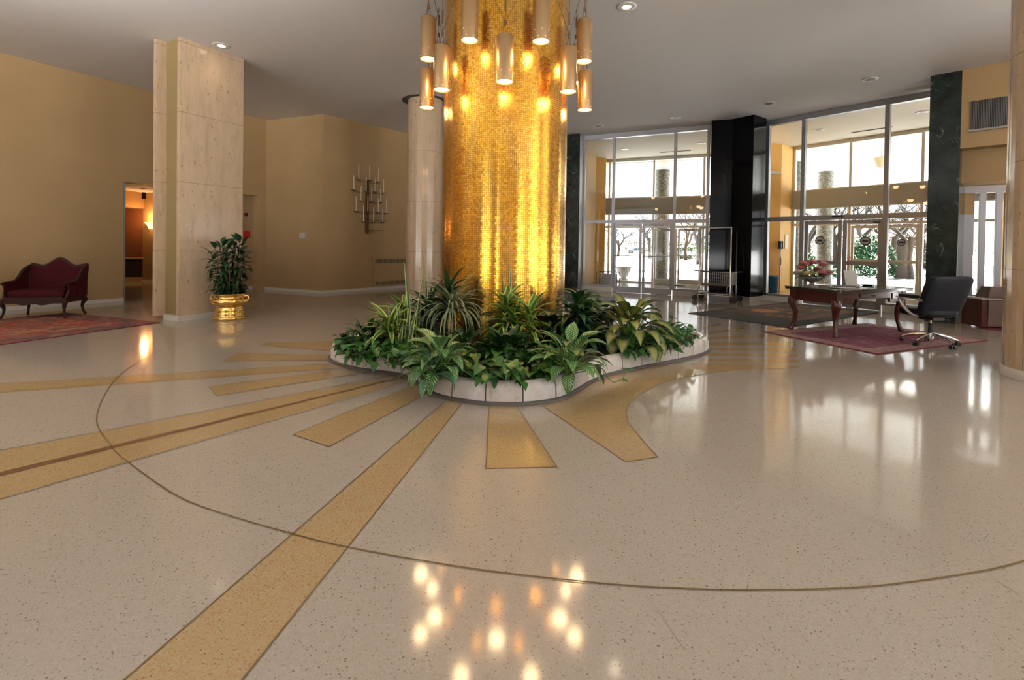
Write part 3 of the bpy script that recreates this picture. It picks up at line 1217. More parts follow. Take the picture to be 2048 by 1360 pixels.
# vestibule divider (closing walls)
mb = MB()
wallseg(mb, Vector((12.0, 11.29, 0)), Vector((10.3, 9.2, 0)), 0, H, .2, -1)
struct(mb.build('wall_vestibule_end', M['wall']))

# ------------------------------------------------------------------ outside
mb = MB()
mb.sheet([(-200, -120), (250, -120), (250, 220), (-200, 220)], -.26)
struct(mb.build('driveway', M['asphalt']), 'sunlit pale driveway')
mb = MB()
mb.prism([(0, 18.44), (16, 18.44), (22, 12), (12.6, 10), (12.05, 11.35), (9.0, 15.42), (7.2, 16.6), (2.9, 18.5)], -.24, -.02)
struct(mb.build('sidewalk', M['concrete']))
mb = MB()
mb.prism([(-2, 18.6), (2.9, 18.6), (7.2, 16.75), (9.1, 15.6), (12.3, 11.3), (16, 9), (24, 17), (14, 28), (-2, 28)], 4.42, 4.9)
struct(mb.build('canopy', M['white']), 'white entrance canopy outside')
for c, r, lab in (((6.05, 19.5), .30, 'mosaic canopy column seen through the left entrance'),
                  ((12.55, 19.3), .29, 'mosaic canopy column seen through the left sliding door'),
                  ((10.15, 17.3), .25, 'mosaic canopy column beside the ochre pier')):
    mb = MB()
    mb.lathe([(r, -.2), (r, 4.42)], (*c, 0), 32)
    struct(mb.build('canopy_column', M['tilecol']), lab)
mb = MB()
mb.prism([(-40, 30), (90, 30), (90, 30.2), (-40, 30.2)], -.26, -.12)
mb.prism([(-40, 72), (120, 64), (120, 190), (-40, 190)], -.26, -.15, 1)
struct(mb.build('lawn', [M['concrete'], M['lawn']]), 'pale lawn beyond the driveway')


def recess_light(x, y, z, lit, label, group=None, r=.095):
    th = thing('downlight', label, 'downlight', (x, y, z), 0, group)
    mb = MB()
    mb.lathe([(r + .035, -.002), (r + .04, -.006), (r, -.012), (r - .01, -.002)], (0, 0, 0), 28)
    mb.lathe([(r, -.012), (r * .6, -.013)], (0, 0, 0), 28, cap=False)
    mb.build('trim_ring', M['white'], th)
    mb = MB()
    mb.lathe([(.0001, -.0135), (r * (.62 if lit else .85), -.0135)], (0, 0, 0), 24, cap=False)
    mb.build('lens', M['dimlamp'] if lit else M['offlens'], th)
    return th


for (u, v, lit, lab) in ((443, 90.5, 1, 'glowing ceiling downlight above the travertine pillar'),
                         (1253, 12.5, 1, 'bright downlight in the ceiling right of the pendants'),
                         (1740, 158, 0, 'unlit ceiling downlight nearest the green marble column'),
                         (1538, 206, 0, 'unlit ceiling downlight in front of the black marble column'),
                         (1352, 235, 0, 'unlit ceiling downlight above the left entrance doors'),
                         (1198, 251, 0, 'unlit ceiling downlight beside the gold column'),
                         (1637, 259, 0, 'vestibule downlight seen through the right glazing, left one'),
                         (1845, 224, 0, 'vestibule downlight next to the green marble column'),
                         (1250, 298, 0, 'vestibule downlight seen through the left glazing, left one'),
                         (1403, 286.5, 0, 'vestibule downlight left of the black marble column')):
    p = G(u, v, H)
    recess_light(p.x, p.y, H, lit, lab)
for (u0, v0, u1, v1, w, lab) in ((1662, 224, 1757, 208, .10, 'wide slot diffuser in the right vestibule ceiling'),
                                 (1703, 265, 1786, 253, .04, 'thin slot diffuser in the right vestibule ceiling'),
                                 (1321, 304.5, 1382, 300.5, .05, 'slot diffuser in the left vestibule ceiling')):
    a, b = G(u0, v0, H), G(u1, v1, H)
    mb = MB()
    d = (b - a).normalized()
    mb.box(((a + b) / 2 + Vector((0, 0, -.009))), ((b - a).length, w, .012), math.atan2(d.y, d.x))
    tag(mb.build('slot_diffuser', M['dark']), lab, 'air vent')

# lantern under the canopy
lp = Vector((.765 * 15.3, 15.3, 0))
th = thing('canopy_lantern', 'cream tiered lantern under the outside canopy', 'lantern', (lp.x, lp.y, 4.42))
zl = zat(1757, 326, 15.3)
mb = MB()
mb.lathe([(.02, 0), (.02, zl + .22 - 4.42)], n=10)
mb.build('rod', M['lantern'], th)
mb = MB()
mb.lathe([(.05, zl - 4.42 - .16), (.14, zl - 4.42 - .12), (.16, zl - 4.42 - .03), (.19, zl - 4.42), (.21, zl - 4.42 + .09), (.24, zl - 4.42 + .12), (.24, zl - 4.42 + .18), (.05, zl - 4.42 + .2)])
mb.build('shade', M['lantern'], th)


# trees, bushes, cars -------------------------------------------------
def bare_tree(x, y, h, label, seed, spread=.5):
    rr = random.Random(seed)
    mb = MB()

    def br(p, d, L, r, lev):
        q = p + d * L
        mid = p + d * L * .5 + Vector((rr.uniform(-1, 1), rr.uniform(-1, 1), rr.uniform(-.5, .5))) * L * .07
        mb.tube([p, mid, q], [r, r * .85, r * .65], 5 if lev > 1 else 7, caps=False)
        if lev >= 5:
            return
        for k in range(3 if lev < 3 else 2):
            a = rr.uniform(0, 2 * PI)
            o = Vector((math.cos(a), math.sin(a), rr.uniform(-.3, .35)))
            nd = (d * (1 - spread * .5) + o * spread).normalized()
            br(p + d * L * rr.uniform(.55, 1), nd, L * rr.uniform(.6, .8), r * .55, lev + 1)
    br(Vector((0, 0, -.3)), Vector((rr.uniform(-.1, .1), 0, 1)).normalized(), h * .32, h * .028, 0)
    o = mb.build('bare_tree', M['bark'], loc=(x, y, 0))
    return tag(o, label, 'tree', 'bare trees beyond the driveway')


def bush(x, y, w, h, m, label, seed, name='bush', n=900, ls=.16, cone=False, cat='bush'):
    rr = random.Random(seed)
    mb = MB()
    for i in range(n):
        a = rr.uniform(0, 2 * PI)
        t = rr.random()
        if cone:
            z = t * h
            rad = w * (1 - t) * rr.uniform(.55, 1)
        else:
            el = math.asin(rr.uniform(0, 1))
            k = rr.uniform(.75, 1.05)
            z = h * math.sin(el) * k
            rad = w * math.cos(el) * k
        p = Vector((rad * math.cos(a), rad * math.sin(a), z))
        mb.leaf(p, a + rr.uniform(-1, 1), rr.uniform(-.6, .8), ls * rr.uniform(.6, 1.4), ls * .5, rr.uniform(0, .8), 'oval', 2)
    return tag(mb.build(name, m, loc=(x, y, -.2)), label, cat)


for i, (u, Y, hh, lab) in enumerate(((1236, 72, 8, 'pale bare tree seen at the left edge of the left glass door'), (1300, 66, 9, 'bare tree behind the mosaic canopy column'),
                                (1372, 60, 8, 'bare tree above the green hedge'), (1398, 46, 9, 'bare tree next to the black marble column'),
                                (1618, 34, 8, 'bare tree left in the left sliding door'), (1668, 29, 8.5, 'leaning bare tree right of the mosaic column'),
                                (1720, 38, 9, 'bare tree behind the conifer'), (1790, 33, 8, 'bare tree behind the white arrow decal'),
                                (1822, 27, 7.5, 'bare tree at the outer doors edge'), (1850, 42, 9, 'bare tree nearest the green marble column'))):
    bare_tree((u - 1024) / F * Y, Y, hh, lab, 40 + i, .55)
for i, (u, Y, w, h, lab) in enumerate(((1270, 95, 14, 3.2, 'tawny thicket far behind the blue car'), (1385, 85, 9, 3.5, 'tawny thicket behind the silver car'),
                                       (1610, 42, 5, 2.9, 'tawny brushwood left of the sliding doors'), (1690, 44, 5, 3.4, 'tawny brushwood behind the right sliding door'),
                                       (1810, 40, 5.5, 3.4, 'tawny brushwood right of the sliding doors'), (1775, 46, 4, 4.2, 'tall tawny brushwood behind the door jamb'))):
    bush((u - 1024) / F * Y, Y, w, h, M['twig'], lab, 60 + i, 'brushwood', 1500, .5 if Y > 60 else .28, cat='brushwood')
bush((1392 - 1024) / F * 62, 62, 2.6, 2.0, M['hedge'], 'round green bush beside the silver car', 71, n=1400, ls=.3)
bush((1370 - 1024) / F * 66, 66, 1.6, 1.3, M['hedge'], 'low green bush behind the silver car', 72, n=700, ls=.3)
bush((1735 - 1024) / F * 28, 28, 1.5, 2.2, M['conifer'], 'low green conifer seen through the right sliding door', 73, 'conifer', 2600, .25, cat='conifer')
bush((1618 - 1024) / F * 27, 27, 1.3, 1.2, M['conifer'], 'low dark conifer seen through the left sliding door', 74, 'conifer', 1200, .25, cat='conifer')
bush((1700 - 1024) / F * 31, 31, 1.5, 1.6, M['conifer'], 'small conifer behind the right sliding door jamb', 75, 'conifer', 1200, .25, cat='conifer')
# broken stump
mb = MB()
mb.lathe([(.3, -.2), (.22, .3), (.2, .9), (.26, 1.3), (.2, 1.7), (.06, 2.0)], n=9, rad=lambda q: 1 + .25 * math.sin(3 * q))
tag(mb.build('tree_stump', M['bark'], loc=((1806 - 1024) / F * 26, 26, 0)), 'thick broken trunk under the white arrow decal', 'tree trunk')


def car(x, y, rz, paint_, label, suv=False, sc=1.0):
    th = thing('car', label, 'car', (x, y, -.25), rz)
    th.scale = (sc, sc, sc)
    mb = MB()
    L, W = 4.5, 1.75
    prof = [(-2.2, .35), (-2.25, .7), (-2.1, .95), (-1.2, 1.0), (-.6, 1.42), (.7, 1.45), (1.5, 1.02), (2.15, .95), (2.25, .6), (2.2, .35)] if not suv else \
           [(-2.2, .4), (-2.25, .8), (-2.1, 1.05), (-1.2, 1.1), (-.7, 1.68), (1.5, 1.72), (2.05, 1.15), (2.2, 1.05), (2.25, .6), (2.2, .4)]
    n = len(prof)
    vs = [(p[0], -W / 2 + (.12 if p[1] > 1.2 else 0), p[1]) for p in prof] + [(p[0], W / 2 - (.12 if p[1] > 1.2 else 0), p[1]) for p in prof]
    mb.add(vs, [tuple(range(n)), tuple(reversed(range(n, 2 * n)))] + [(i, n + i, n + (i + 1) % n, (i + 1) % n) for i in range(n)])
    mb.build('body', paint_, th, .06)
    zt = 1.6 if suv else 1.36
    for s in (-1, 1):
        mb = MB()
        a = -.95 if not suv else -1.0
        b = 1.15 if not suv else 1.75
        mb.prism([(a, s * (W / 2 - .03)), (b, s * (W / 2 - .03)), (b, s * (W / 2 + .005)), (a, s * (W / 2 + .005))], 1.03 if not suv else 1.12, zt - .06)
        mb.build('side_window', M['carglass'], th)
    for sx in (-1.4, 1.4):
        for s in (-1, 1):
            mb = MB()
            mb.tube([(sx, s * (W / 2 - .2), .33), (sx, s * (W / 2 + .01), .33)], .33, 18)
            mb.build('wheel', M['rubber'], th)
    return th


car((1274 - 1024) / F * 105, 105, .1, M['carblue'], 'dark blue car parked far away behind the glass door')
car((1354 - 1024) / F * 64, 64, .35, M['carsilver'], 'silver car parked in front of the green hedge', True)

# ------------------------------------------------------------------ planter bed
out = [(-2.04, 5.41), (-1.91, 5.17), (-1.61, 4.93), (-1.34, 4.81), (-1.08, 4.70), (-0.89, 4.50), (-0.75, 4.24), (-0.55, 4.03), (-0.22, 3.89), (0.12, 3.89),
       (0.42, 4.03), (0.59, 4.27), (0.78, 4.57), (0.99, 4.82), (1.25, 5.02), (1.52, 5.22), (1.82, 5.42), (2.09, 5.61), (2.37, 5.86), (2.55, 6.15), (2.52, 6.45),
       (2.25, 6.7), (1.85, 6.9), (1.5, 7.2), (1.3, 7.7), (1.0, 8.2), (.5, 8.5), (0, 8.5), (-.5, 8.3), (-.95, 7.9), (-1.2, 7.4), (-1.3, 6.95), (-1.35, 6.6), (-1.55, 6.3), (-1.85, 6.02), (-2.05, 5.72)]
cur = crom([V3(p) for p in out], 6, True)
pl = thing('planter_bed', 'lobed planter bed with white glazed block rim around the gold column', 'planter', (0, 0, 0))
NP = len(cur)
nor = []
for i in range(NP):
    d = (cur[(i + 1) % NP] - cur[i - 1]).normalized()
    nor.append(Vector((d.y, -d.x, 0)))  # outward for counter-clockwise
area = sum(cur[i].x * cur[(i + 1) % NP].y - cur[(i + 1) % NP].x * cur[i].y for i in range(NP))
if area < 0:
    nor = [-x for x in nor]
prof = [(-.005, .02), (-.01, .12), (-.03, .165), (-.065, .185), (-.10, .18), (-.125, .165), (-.13, .05)]


def sweep(mb, prof, idx, mi=0, caps=True):
    k = len(prof)
    vs = []
    for i in idx:
        for o, z in prof:
            vs.append(cur[i % NP] + nor[i % NP] * o + Vector((0, 0, z)))
    fs = [(a * k + j, a * k + j + 1, (a + 1) * k + j + 1, (a + 1) * k + j) for a in range(len(idx) - 1) for j in range(k - 1)]
    mb.add(vs, fs, mi, True)
    if caps:
        mb.add(vs, [tuple(range(k)), tuple(reversed(range((len(idx) - 1) * k, len(idx) * k)))], mi)


# resample arc lengths so that blocks are about .3 m
cum = [0]
for i in range(NP):
    cum.append(cum[-1] + (cur[(i + 1) % NP] - cur[i]).length)
tot = cum[-1]
nb = round(tot / .31)
fine = []


def at_len(s):
    s %= tot
    for i in range(NP):
        if cum[i + 1] >= s:
            t = (s - cum[i]) / max(1e-9, cum[i + 1] - cum[i])
            return cur[i].lerp(cur[(i + 1) % NP], t), nor[i].lerp(nor[(i + 1) % NP], t).normalized()


nf = nb * 8
res = [at_len(tot * i / nf) for i in range(nf)]
cur = [a for a, b in res]
nor = [b for a, b in res]
NP = nf
mb = MB()
for b in range(nb):
    idx = list(range(b * 8, b * 8 + 9))
    k = len(prof)
    vs = []
    for j, i in enumerate(idx):
        sh = 0
        c = cur[i % NP].copy()
        t = (cur[(i + 1) % NP] - cur[i - 1]).normalized()
        if j == 0:
            c += t * .006
        if j == 8:
            c -= t * .006
        for o, z in prof:
            vs.append(c + nor[i % NP] * o + Vector((0, 0, z)))
    fs = [(a * k + j, a * k + j + 1, (a + 1) * k + j + 1, (a + 1) * k + j) for a in range(8) for j in range(k - 1)]
    mb.add(vs, fs, 0, True)
    mb.add(vs, [tuple(range(k)), tuple(reversed(range(8 * k, 9 * k)))])
mb.build('rim_blocks', M['glaze'], pl)
mb = MB()
sweep(mb, [(-.012, .02), (-.02, .12), (-.04, .155), (-.12, .155), (-.125, .02)], list(range(NP + 1)), caps=False)
mb.build('grout', M['grout'], pl)
mb = MB()
sweep(mb, [(.022, 0), (.022, .012), (.008, .026), (-.02, .03)], list(range(NP + 1)), caps=False)
mb.build('base_molding', M['grout'], pl, label='dark grey base molding')
mb = MB()
inner = [cur[i] - nor[i] * .12 for i in range(NP)]
cen = Vector((.2, 6.0, 0))
lv = [(1, .135), (.8, .165), (.5, .19), (.2, .2)]
vs = []
for k, z in lv:
    for p in inner:
        q = cen.lerp(p, k)
        vs.append((q.x, q.y, z + (.012 * math.sin(q.x * 9) * math.cos(q.y * 8) if k < 1 else 0)))
fs = [(a * NP + i, a * NP + (i + 1) % NP, (a + 1) * NP + (i + 1) % NP, (a + 1) * NP + i) for a in range(3) for i in range(NP)]
mb.add(vs, fs, 0, True)
mb.add(vs[-NP:], [tuple(range(NP))], 0)
mb.build('soil', M['soil'], pl)

# ------------------------------------------------------------------ plants
SZ = .17


def P(u, v, z=SZ):
    return G(u, v, z)


def height(u, v, vt):
    p = P(u, v)
    return zat(u, vt, p.y) - SZ


def make_plant(name, label, cat, base, fol, stems=None, fm='leaf_dark', sm='stem', group=None):
    th = thing(name, label, cat, base, 0, group)
    fol.build('foliage', M[fm], th)
    if stems:
        stems.build('stem', M[sm], th)
    return th


def dracaena(name, label, u, v, vt, n, L, W, droop, fm, seed, crowns=1, spread=.1, el=(.3, 1.4), kind='strap', low=.5):
    rr = random.Random(seed)
    b = P(u, v)
    h = height(u, v, vt)
    mb, st = MB(), MB()
    for c in range(crowns):
        a = rr.uniform(0, 2 * PI)
        off = Vector((math.cos(a), math.sin(a), 0)) * spread * (0 if crowns == 1 else rr.uniform(.6, 1.2))
        hc = h * (1 - .2 * c)
        trunk = max(.08, hc - L * .55)
        top = off + Vector((0, 0, trunk))
        st.tube([(off.x * .3, off.y * .3, -.03), (off.x * .8, off.y * .8, trunk * .5), top], .014, 7)
        for i in range(n):
            t = i / n
            az = i * 2.399 + rr.uniform(-.3, .3)
            e = el[0] + (el[1] - el[0]) * t ** 1.0 + rr.uniform(-.12, .12)
            z0 = trunk * (low + (1 - low) * t) + rr.uniform(-.02, .02)
            p = Vector((off.x * (.5 + .5 * t), off.y * (.5 + .5 * t), z0))
            mb.leaf(p, az, e, L * rr.uniform(.75, 1.1), W * rr.uniform(.8, 1.1), droop * rr.uniform(.7, 1.3) * (1 - .45 * t), kind, 9, .3, rr.uniform(-.3, .3))
    return make_plant(name, label, 'plant', b, mb, st, fm)


dracaena('dracaena', 'lime-edged dracaena at the left end of the planter', 780, 700, 585, 34, .44, .065, 2.3, 'leaf_lime', 1, 2, .18)
dracaena('dracaena', 'tall dark dracaena in front of the travertine column', 866, 690, 545, 40, .42, .055, 2.1, 'leaf_dark', 2, 3, .16, low=.5)
dracaena('dracaena', 'lime-edged dracaena in the middle before the gold column', 1010, 700, 575, 44, .42, .085, 2.1, 'leaf_lime', 3, 2, .12, low=.3)
dracaena('dracaena', 'second lime-edged dracaena right of the middle one', 1058, 704, 592, 34, .38, .07, 2.0, 'leaf_lime', 4, 1, 0, low=.3)
dracaena('ponytail_plant', 'drooping strap-leaved plant with grey-green arching leaves', 903, 700, 558, 95, .62, .024, 3.0, 'leaf_pony', 5, 1, 0, (.5, 1.4), low=.88)
dracaena('dracaena', 'dark bushy dracaena right of the gold column', 1135, 690, 566, 60, .36, .10, 2.3, 'leaf_dark', 6, 4, .26, (.0, 1.2), 'lance', low=.2)
dracaena('dracaena', 'dark leafy dracaena just right behind the first bushy one', 1185, 672, 572, 45, .32, .09, 2.2, 'leaf_dark', 16, 3, .2, (.0, 1.2), 'lance', low=.15)


def snake(label, blades, seed):
    rr = random.Random(seed)
    b = P(*blades[0][:2])
    mb = MB()
    for (u, v, ut, vt, w) in blades:
        p = P(u, v)
        top = Vector((0, 0, 0))
        d = ray(ut, vt)
        tp = Vector((0, 0, HC)) + d * (p.y / d.y)
        q = p - b
        vec = tp - p
        L = vec.length
        az = math.atan2(vec.y, vec.x) if abs(vec.x) > .01 else 0
        e = math.acos(max(-1, min(1, abs(vec.x) / L)))
        az = 0 if vec.x >= 0 else PI
        dr = rr.uniform(.1, .3)
        mb.leaf(q, az, e + dr / 2, L, w, dr, 'strap', 9, .5, PI / 2 + rr.uniform(-.6, .6), 0, rr.uniform(-.6, .6))
    th = make_plant('snake_plant', label, 'plant', b, mb, None, 'leaf_snake')
    return th


snake('tall yellow-edged snake plant blades at the left of the planter', [(822, 700, 806, 521, .05), (845, 695, 846, 512, .045), (800, 705, 790, 600, .05), (812, 708, 826, 590, .05),
                                                  (790, 705, 775, 610, .045), (835, 700, 848, 548, .05), (805, 700, 812, 585, .045), (795, 712, 808, 640, .045), (815, 712, 835, 610, .045)], 8)
snake('slender snake plant blades standing before the gold column', [(1006, 690, 1003, 536, .04), (1012, 690, 1014, 505, .04), (1020, 692, 1024, 590, .04)], 9)


def bushy(name, label, u, v, vt, wpx, n, L, W, fm, seed, kind='lance', droop=1.2, flat=.5):
    rr = random.Random(seed)
    b = P(u, v)
    h = height(u, v, vt)
    w = wpx / F * b.y / 2
    mb, st = MB(), MB()
    for i in range(n):
        t = (i + .5) / n
        az = i * 2.399 + rr.uniform(-.25, .25)
        e0 = math.radians(5 + 62 * t)
        pet = (w if t < .7 else w * .8) * rr.uniform(.25, .6) * math.cos(e0) + .02
        zz = h * (.12 + .6 * t) * rr.uniform(.85, 1.05)
        p = Vector((pet * math.cos(az), pet * math.sin(az), zz))
        st.tube([(0, 0, 0), (p.x * .4, p.y * .4, zz * .6), p], .005, 5, caps=False)
        mb.leaf(p, az, e0 * .9 + rr.uniform(-.1, .2), L * rr.uniform(.8, 1.15), W * rr.uniform(.85, 1.1), droop * rr.uniform(.7, 1.3) * (1.1 - .5 * t), kind, 8, .22, rr.uniform(-.3, .3))
    th = make_plant(name, label, 'plant', b, mb, st, fm, 'gstem')
    return th


bushy('aglaonema', 'broad-leaved yellow-centred aglaonema right of the gold column', 1258, 696, 590, 190, 64, .31, .14, 'leaf_agla', 11, droop=2.0)
bushy('aglaonema', 'feather-striped aglaonema leaning over the front right rim', 1138, 752, 662, 135, 34, .27, .115, 'leaf_feather', 12, droop=1.9)
bushy('calathea', 'feather-striped calathea at the front left of the planter', 882, 752, 664, 130, 32, .26, .11, 'leaf_feather', 13, droop=1.9)
bushy('calathea', 'dark striped calathea hanging over the front left rim', 858, 764, 708, 80, 16, .22, .075, 'leaf_feather_d', 14, droop=2.0)
bushy('peace_lily', 'dark green peace lily at the left end of the planter', 735, 700, 636, 130, 46, .20, .06, 'leaf_dark', 15, droop=1.6)
bushy('bird_nest_plant', 'small yellow-green plant on the mulch right of the column', 1160, 690, 655, 50, 16, .12, .05, 'leaf_yg', 17, droop=1.0)
bushy('peace_lily', 'dark green peace lily low in the middle of the planter', 1010, 722, 660, 140, 60, .20, .09, 'leaf_dark', 18, droop=1.3)
bushy('peace_lily', 'glossy dark leaves under the arching strap leaves', 930, 715, 655, 110, 36, .18, .07, 'leaf_dark', 19, droop=1.3)


def pothos(label, poly, n, seed, fm='leaf_pothos', zr=(.02, .16), L=(.07, .13), vines=10, kind='heart', name='pothos', inset=0):
    rr = random.Random(seed)
    pts = [P(*q) for q in poly]
    b = sum(pts, Vector((0, 0, 0))) / len(pts)
    pl_ = [(p - b).xy for p in pts]

    def inside(x, y):
        c = False
        for i in range(len(pl_)):
            x1, y1 = pl_[i]
            x2, y2 = pl_[i - 1]
            if (y1 > y) != (y2 > y) and x < (x2 - x1) * (y - y1) / (y2 - y1) + x1:
                c = not c
        return c
    xs = [p.x for p in pl_]
    ys = [p.y for p in pl_]
    mb, st = MB(), MB()
    k = 0
    tries = 0
    while k < n and tries < n * 30:
        tries += 1
        x, y = rr.uniform(min(xs), max(xs)), rr.uniform(min(ys), max(ys))
        if not inside(x, y):
            continue
        k += 1
        z = rr.uniform(*zr)
        l = rr.uniform(*L)
        az = rr.uniform(0, 2 * PI) if rr.random() < .4 else rr.uniform(-2.4, -.7)
        mb.leaf((x, y, z), az, rr.uniform(-.7, .6), l, l * rr.uniform(.62, .85) if kind == 'heart' else l * .5, rr.uniform(.2, .9), kind, 6, .3, rr.uniform(-.35, .35))
        if k % 2 == 0:
            st.tube([(x, y, z), (x + rr.uniform(-.05, .05), y + rr.uniform(-.02, .06), z * .4), (x + rr.uniform(-.06, .06), y + rr.uniform(0, .1), -.03)], .0028, 4, caps=False)
    th = thing(name, label, 'plant', b)
    mb.build('foliage', M[fm], th)
    st.build('stem', M['gstem'], th)
    return th


pothos('dark green pothos spilling over the left rim of the planter', [(676, 708), (702, 722), (745, 732), (800, 737), (838, 740), (850, 715), (800, 700), (740, 690), (690, 688), (672, 696)], 360, 21)
pothos('green pothos filling the front lobe of the planter', [(900, 752), (940, 764), (985, 771), (1050, 771), (1100, 762), (1145, 745), (1160, 730), (1090, 715), (1000, 715), (920, 725)], 300, 22, L=(.08, .15))
pothos('dark green pothos carpeting the right lobe of the planter', [(1240, 712), (1290, 712), (1340, 706), (1385, 692), (1392, 676), (1350, 668), (1300, 668), (1250, 680), (1228, 695)], 420, 23, 'leaf_pothos', (.02, .2), (.08, .14), kind='lance')
pothos('dark leaves between the front left calathea and the left pothos', [(800, 738), (845, 762), (880, 762), (900, 730), (850, 715)], 110, 24)
# a stray vine hanging over the rim
mb = MB()
b = P(1200, 745)
pts = [b + Vector(q) - b for q in [(0, 0, .05), (.02, -.10, .04), (.07, -.17, -.03), (.16, -.12, -.03), (.24, -.02, .03)]]
mb.tube(crom(pts, 5), .004, 5)
th = thing('pothos', 'stray pothos vine trailing over the right front rim', 'plant', b)
mb.build('stem', M['gstem'], th)
mb = MB()
for p, az in ((pts[0], 2), (pts[-1], .5), (pts[-1], 2.5), (pts[3], -1)):
    mb.leaf(p, az, .2, .09, .06, .6, 'heart', 6)
mb.build('foliage', M['leaf_pothos'], th)

# ------------------------------------------------------------------ pendants
def spoton(th, loc, e, size, blend, col, rad=.05):
    l = bpy.data.lights.new('lamp', 'SPOT')
    l.energy = e
    l.spot_size = size
    l.spot_blend = blend
    l.color = col
    l.shadow_soft_size = rad
    o = bpy.data.objects.new('lamp_light', l)
    COL.objects.link(o)
    o.parent = th
    o.location = loc
    return o


PR, SR, SL = 1.025, .0945, .505
pend = []
upz, loz = 3.54, 3.065
labs_up = {-22.5: 'upper bronze pendant in front of the gold column, left of its middle', 22.5: 'upper bronze pendant in front of the gold column, right of its middle',
           -67.5: 'upper bronze pendant just left of the gold column', 67.5: 'upper bronze pendant just right of the gold column',
           -112.5: 'bronze pendant half hidden behind two others left of the gold column', 112.5: 'bronze pendant behind the right edge of the gold column'}
labs_lo = {0: 'lower bronze pendant hanging at the middle of the gold column', -45: 'lower bronze pendant over the left edge of the gold column',
           45: 'lower bronze pendant over the right edge of the gold column', -90: 'lowest bronze pendant farthest left of the gold column',
           90: 'lowest bronze pendant farthest right of the gold column'}


def pendant_proto(lower):
    th = thing('pendant_lamp', '', 'pendant lamp', (0, 0, 0), 0, 'bronze cylinder pendants ringing the gold column')
    mb = MB()
    mb.lathe([(SR, 0), (SR, SL - .015), (SR - .012, SL), (.012, SL), (.012, SL - .01), (SR - .012, SL - .012), (SR - .006, SL - .03), (SR - .006, 0), (SR, 0)], n=36, cap=False)
    mbs = mb
    mb = MB()
    mb.lathe([(.0001, .012), (SR - .008, .012), (SR - .008, .015), (.0001, .015)], n=28)
    mb.build('lens', M['lamp'], th)
    mbl = mb
    mb = mbs
    for k in range(7):
        for row, z in ((0, .03), (1, .105)):
            q = 2 * PI * (k + .5 * row) / 7 + .1
            mb.box((SR * math.cos(q), SR * math.sin(q), z), (.003, .0045, .0045), q, 1)
    mb.build('shade', [M['bronze'], M['pinhole']], th)
    top = H - (loz if lower else upz)
    mb = MB()
    mb.tube([(-.025, 0, SL), (-.012, 0, SL + .12)], .004, 6)
    mb.tube([(.025, 0, SL), (.012, 0, SL + .12)], .004, 6)
    mb.tube([(0, 0, SL + .11), (0, 0, SL + .16)], .016, 8)
    mb.tube([(0, 0, SL + .14), (0, 0, top)], .003, 5)
    mb.tube([(0, 0, SL + .26), (0, 0, SL + .40)], .011, 8)
    mb.build('hanger', M['bronze_d'], th)
    if lower:
        mb = MB()
        ch = 2 * PR * math.sin(math.radians(22.5) / 2)
        for s in (-1, 1):
            mb.tube([(0, 0, SL + .14), (-.08, s * ch, top)], .0035, 5)
        mb.build('brace_cable', M['bronze_d'], th)
    return th


pu, plw = pendant_proto(False), pendant_proto(True)
bulb = bpy.data.lights.new('bulb', 'POINT')
bulb.energy = 9
bulb.color = (1, .66, .32)
bulb.shadow_soft_size = .08
for q_ in (pu, plw):
    o = bpy.data.objects.new('bulb', bulb)
    COL.objects.link(o)
    o.parent = q_
    o.location = (0, 0, -.025)
first = {True: True, False: True}
for table, lower in ((labs_up, False), (labs_lo, True)):
    for deg, lab in table.items():
        proto = plw if lower else pu
        o = proto if first[lower] else copy_tree(proto)
        first[lower] = False
        a = math.radians(-90 + deg)
        o.location = (GC.x + PR * math.cos(a), GC.y + PR * math.sin(a), loz if lower else upz)
        o.rotation_euler = (0, 0, a)
        o['label'] = lab

# ------------------------------------------------------------------ brass pot plant
pp = P(459, 641, 0)
pp = Vector((-4.70, 8.00, 0))
th = thing('brass_planter', 'shiny brass urn planter in front of the travertine pillar', 'planter', pp)
mb = MB()
mb.lathe([(.245, 0), (.255, .025), (.25, .05), (.225, .06), (.215, .08), (.225, .10), (.215, .12), (.205, .135), (.215, .155), (.21, .18), (.19, .20), (.19, .22),
          (.235, .245), (.27, .28), (.275, .32), (.25, .35), (.225, .365), (.225, .385), (.235, .41), (.255, .425), (.25, .432), (.21, .425), (.20, .36)], n=44)
mb.build('bowl', M['brass'], th)
mb = MB()
mb.lathe([(.0001, .39), (.22, .38)], n=24)
mb.build('soil', M['soil'], th)
for s in (-1, 1):
    mb = MB()
    mb.tube([(s * .225, 0, .39), (s * .30, 0, .40), (s * .325, 0, .36), (s * .30, 0, .31), (s * .26, 0, .29)], .013, 8)
    mb.build('handle', M['brass'], th)
rr = random.Random(5)
mb, st = MB(), MB()
for c in range(14):
    a = c * 2.4
    r0 = .03 + .009 * c
    hc = rr.uniform(.55, .95) * (1 if c % 2 else .95)
    lean = .10 * rr.uniform(.3, 1.6)
    base = Vector((r0 * math.cos(a), r0 * math.sin(a), .38))
    top = base + Vector((lean * math.cos(a), lean * math.sin(a), hc))
    st.tube([base, base.lerp(top, .5) + Vector((.01, 0, 0)), top], .009, 6)
    for i in range(20):
        t = (i + 1) / 20
        p = base.lerp(top, t)
        mb.leaf(p, i * 2.2 + c, .2 + .9 * t ** 3, rr.uniform(.17, .27), rr.uniform(.06, .095), rr.uniform(1.1, 2.1) * (1 - .4 * t ** 3), 'lance', 7, .2, rr.uniform(-.3, .3))
for i in range(26):
    a = rr.uniform(0, 2 * PI)
    mb.leaf((.16 * math.cos(a), .16 * math.sin(a), .40 + rr.uniform(0, .12)), a, rr.uniform(.1, 1), .14, .07, 1.0, 'oval', 6)
pt = thing('potted_plant', 'leafy dark green plant growing in the brass urn', 'plant', pp)
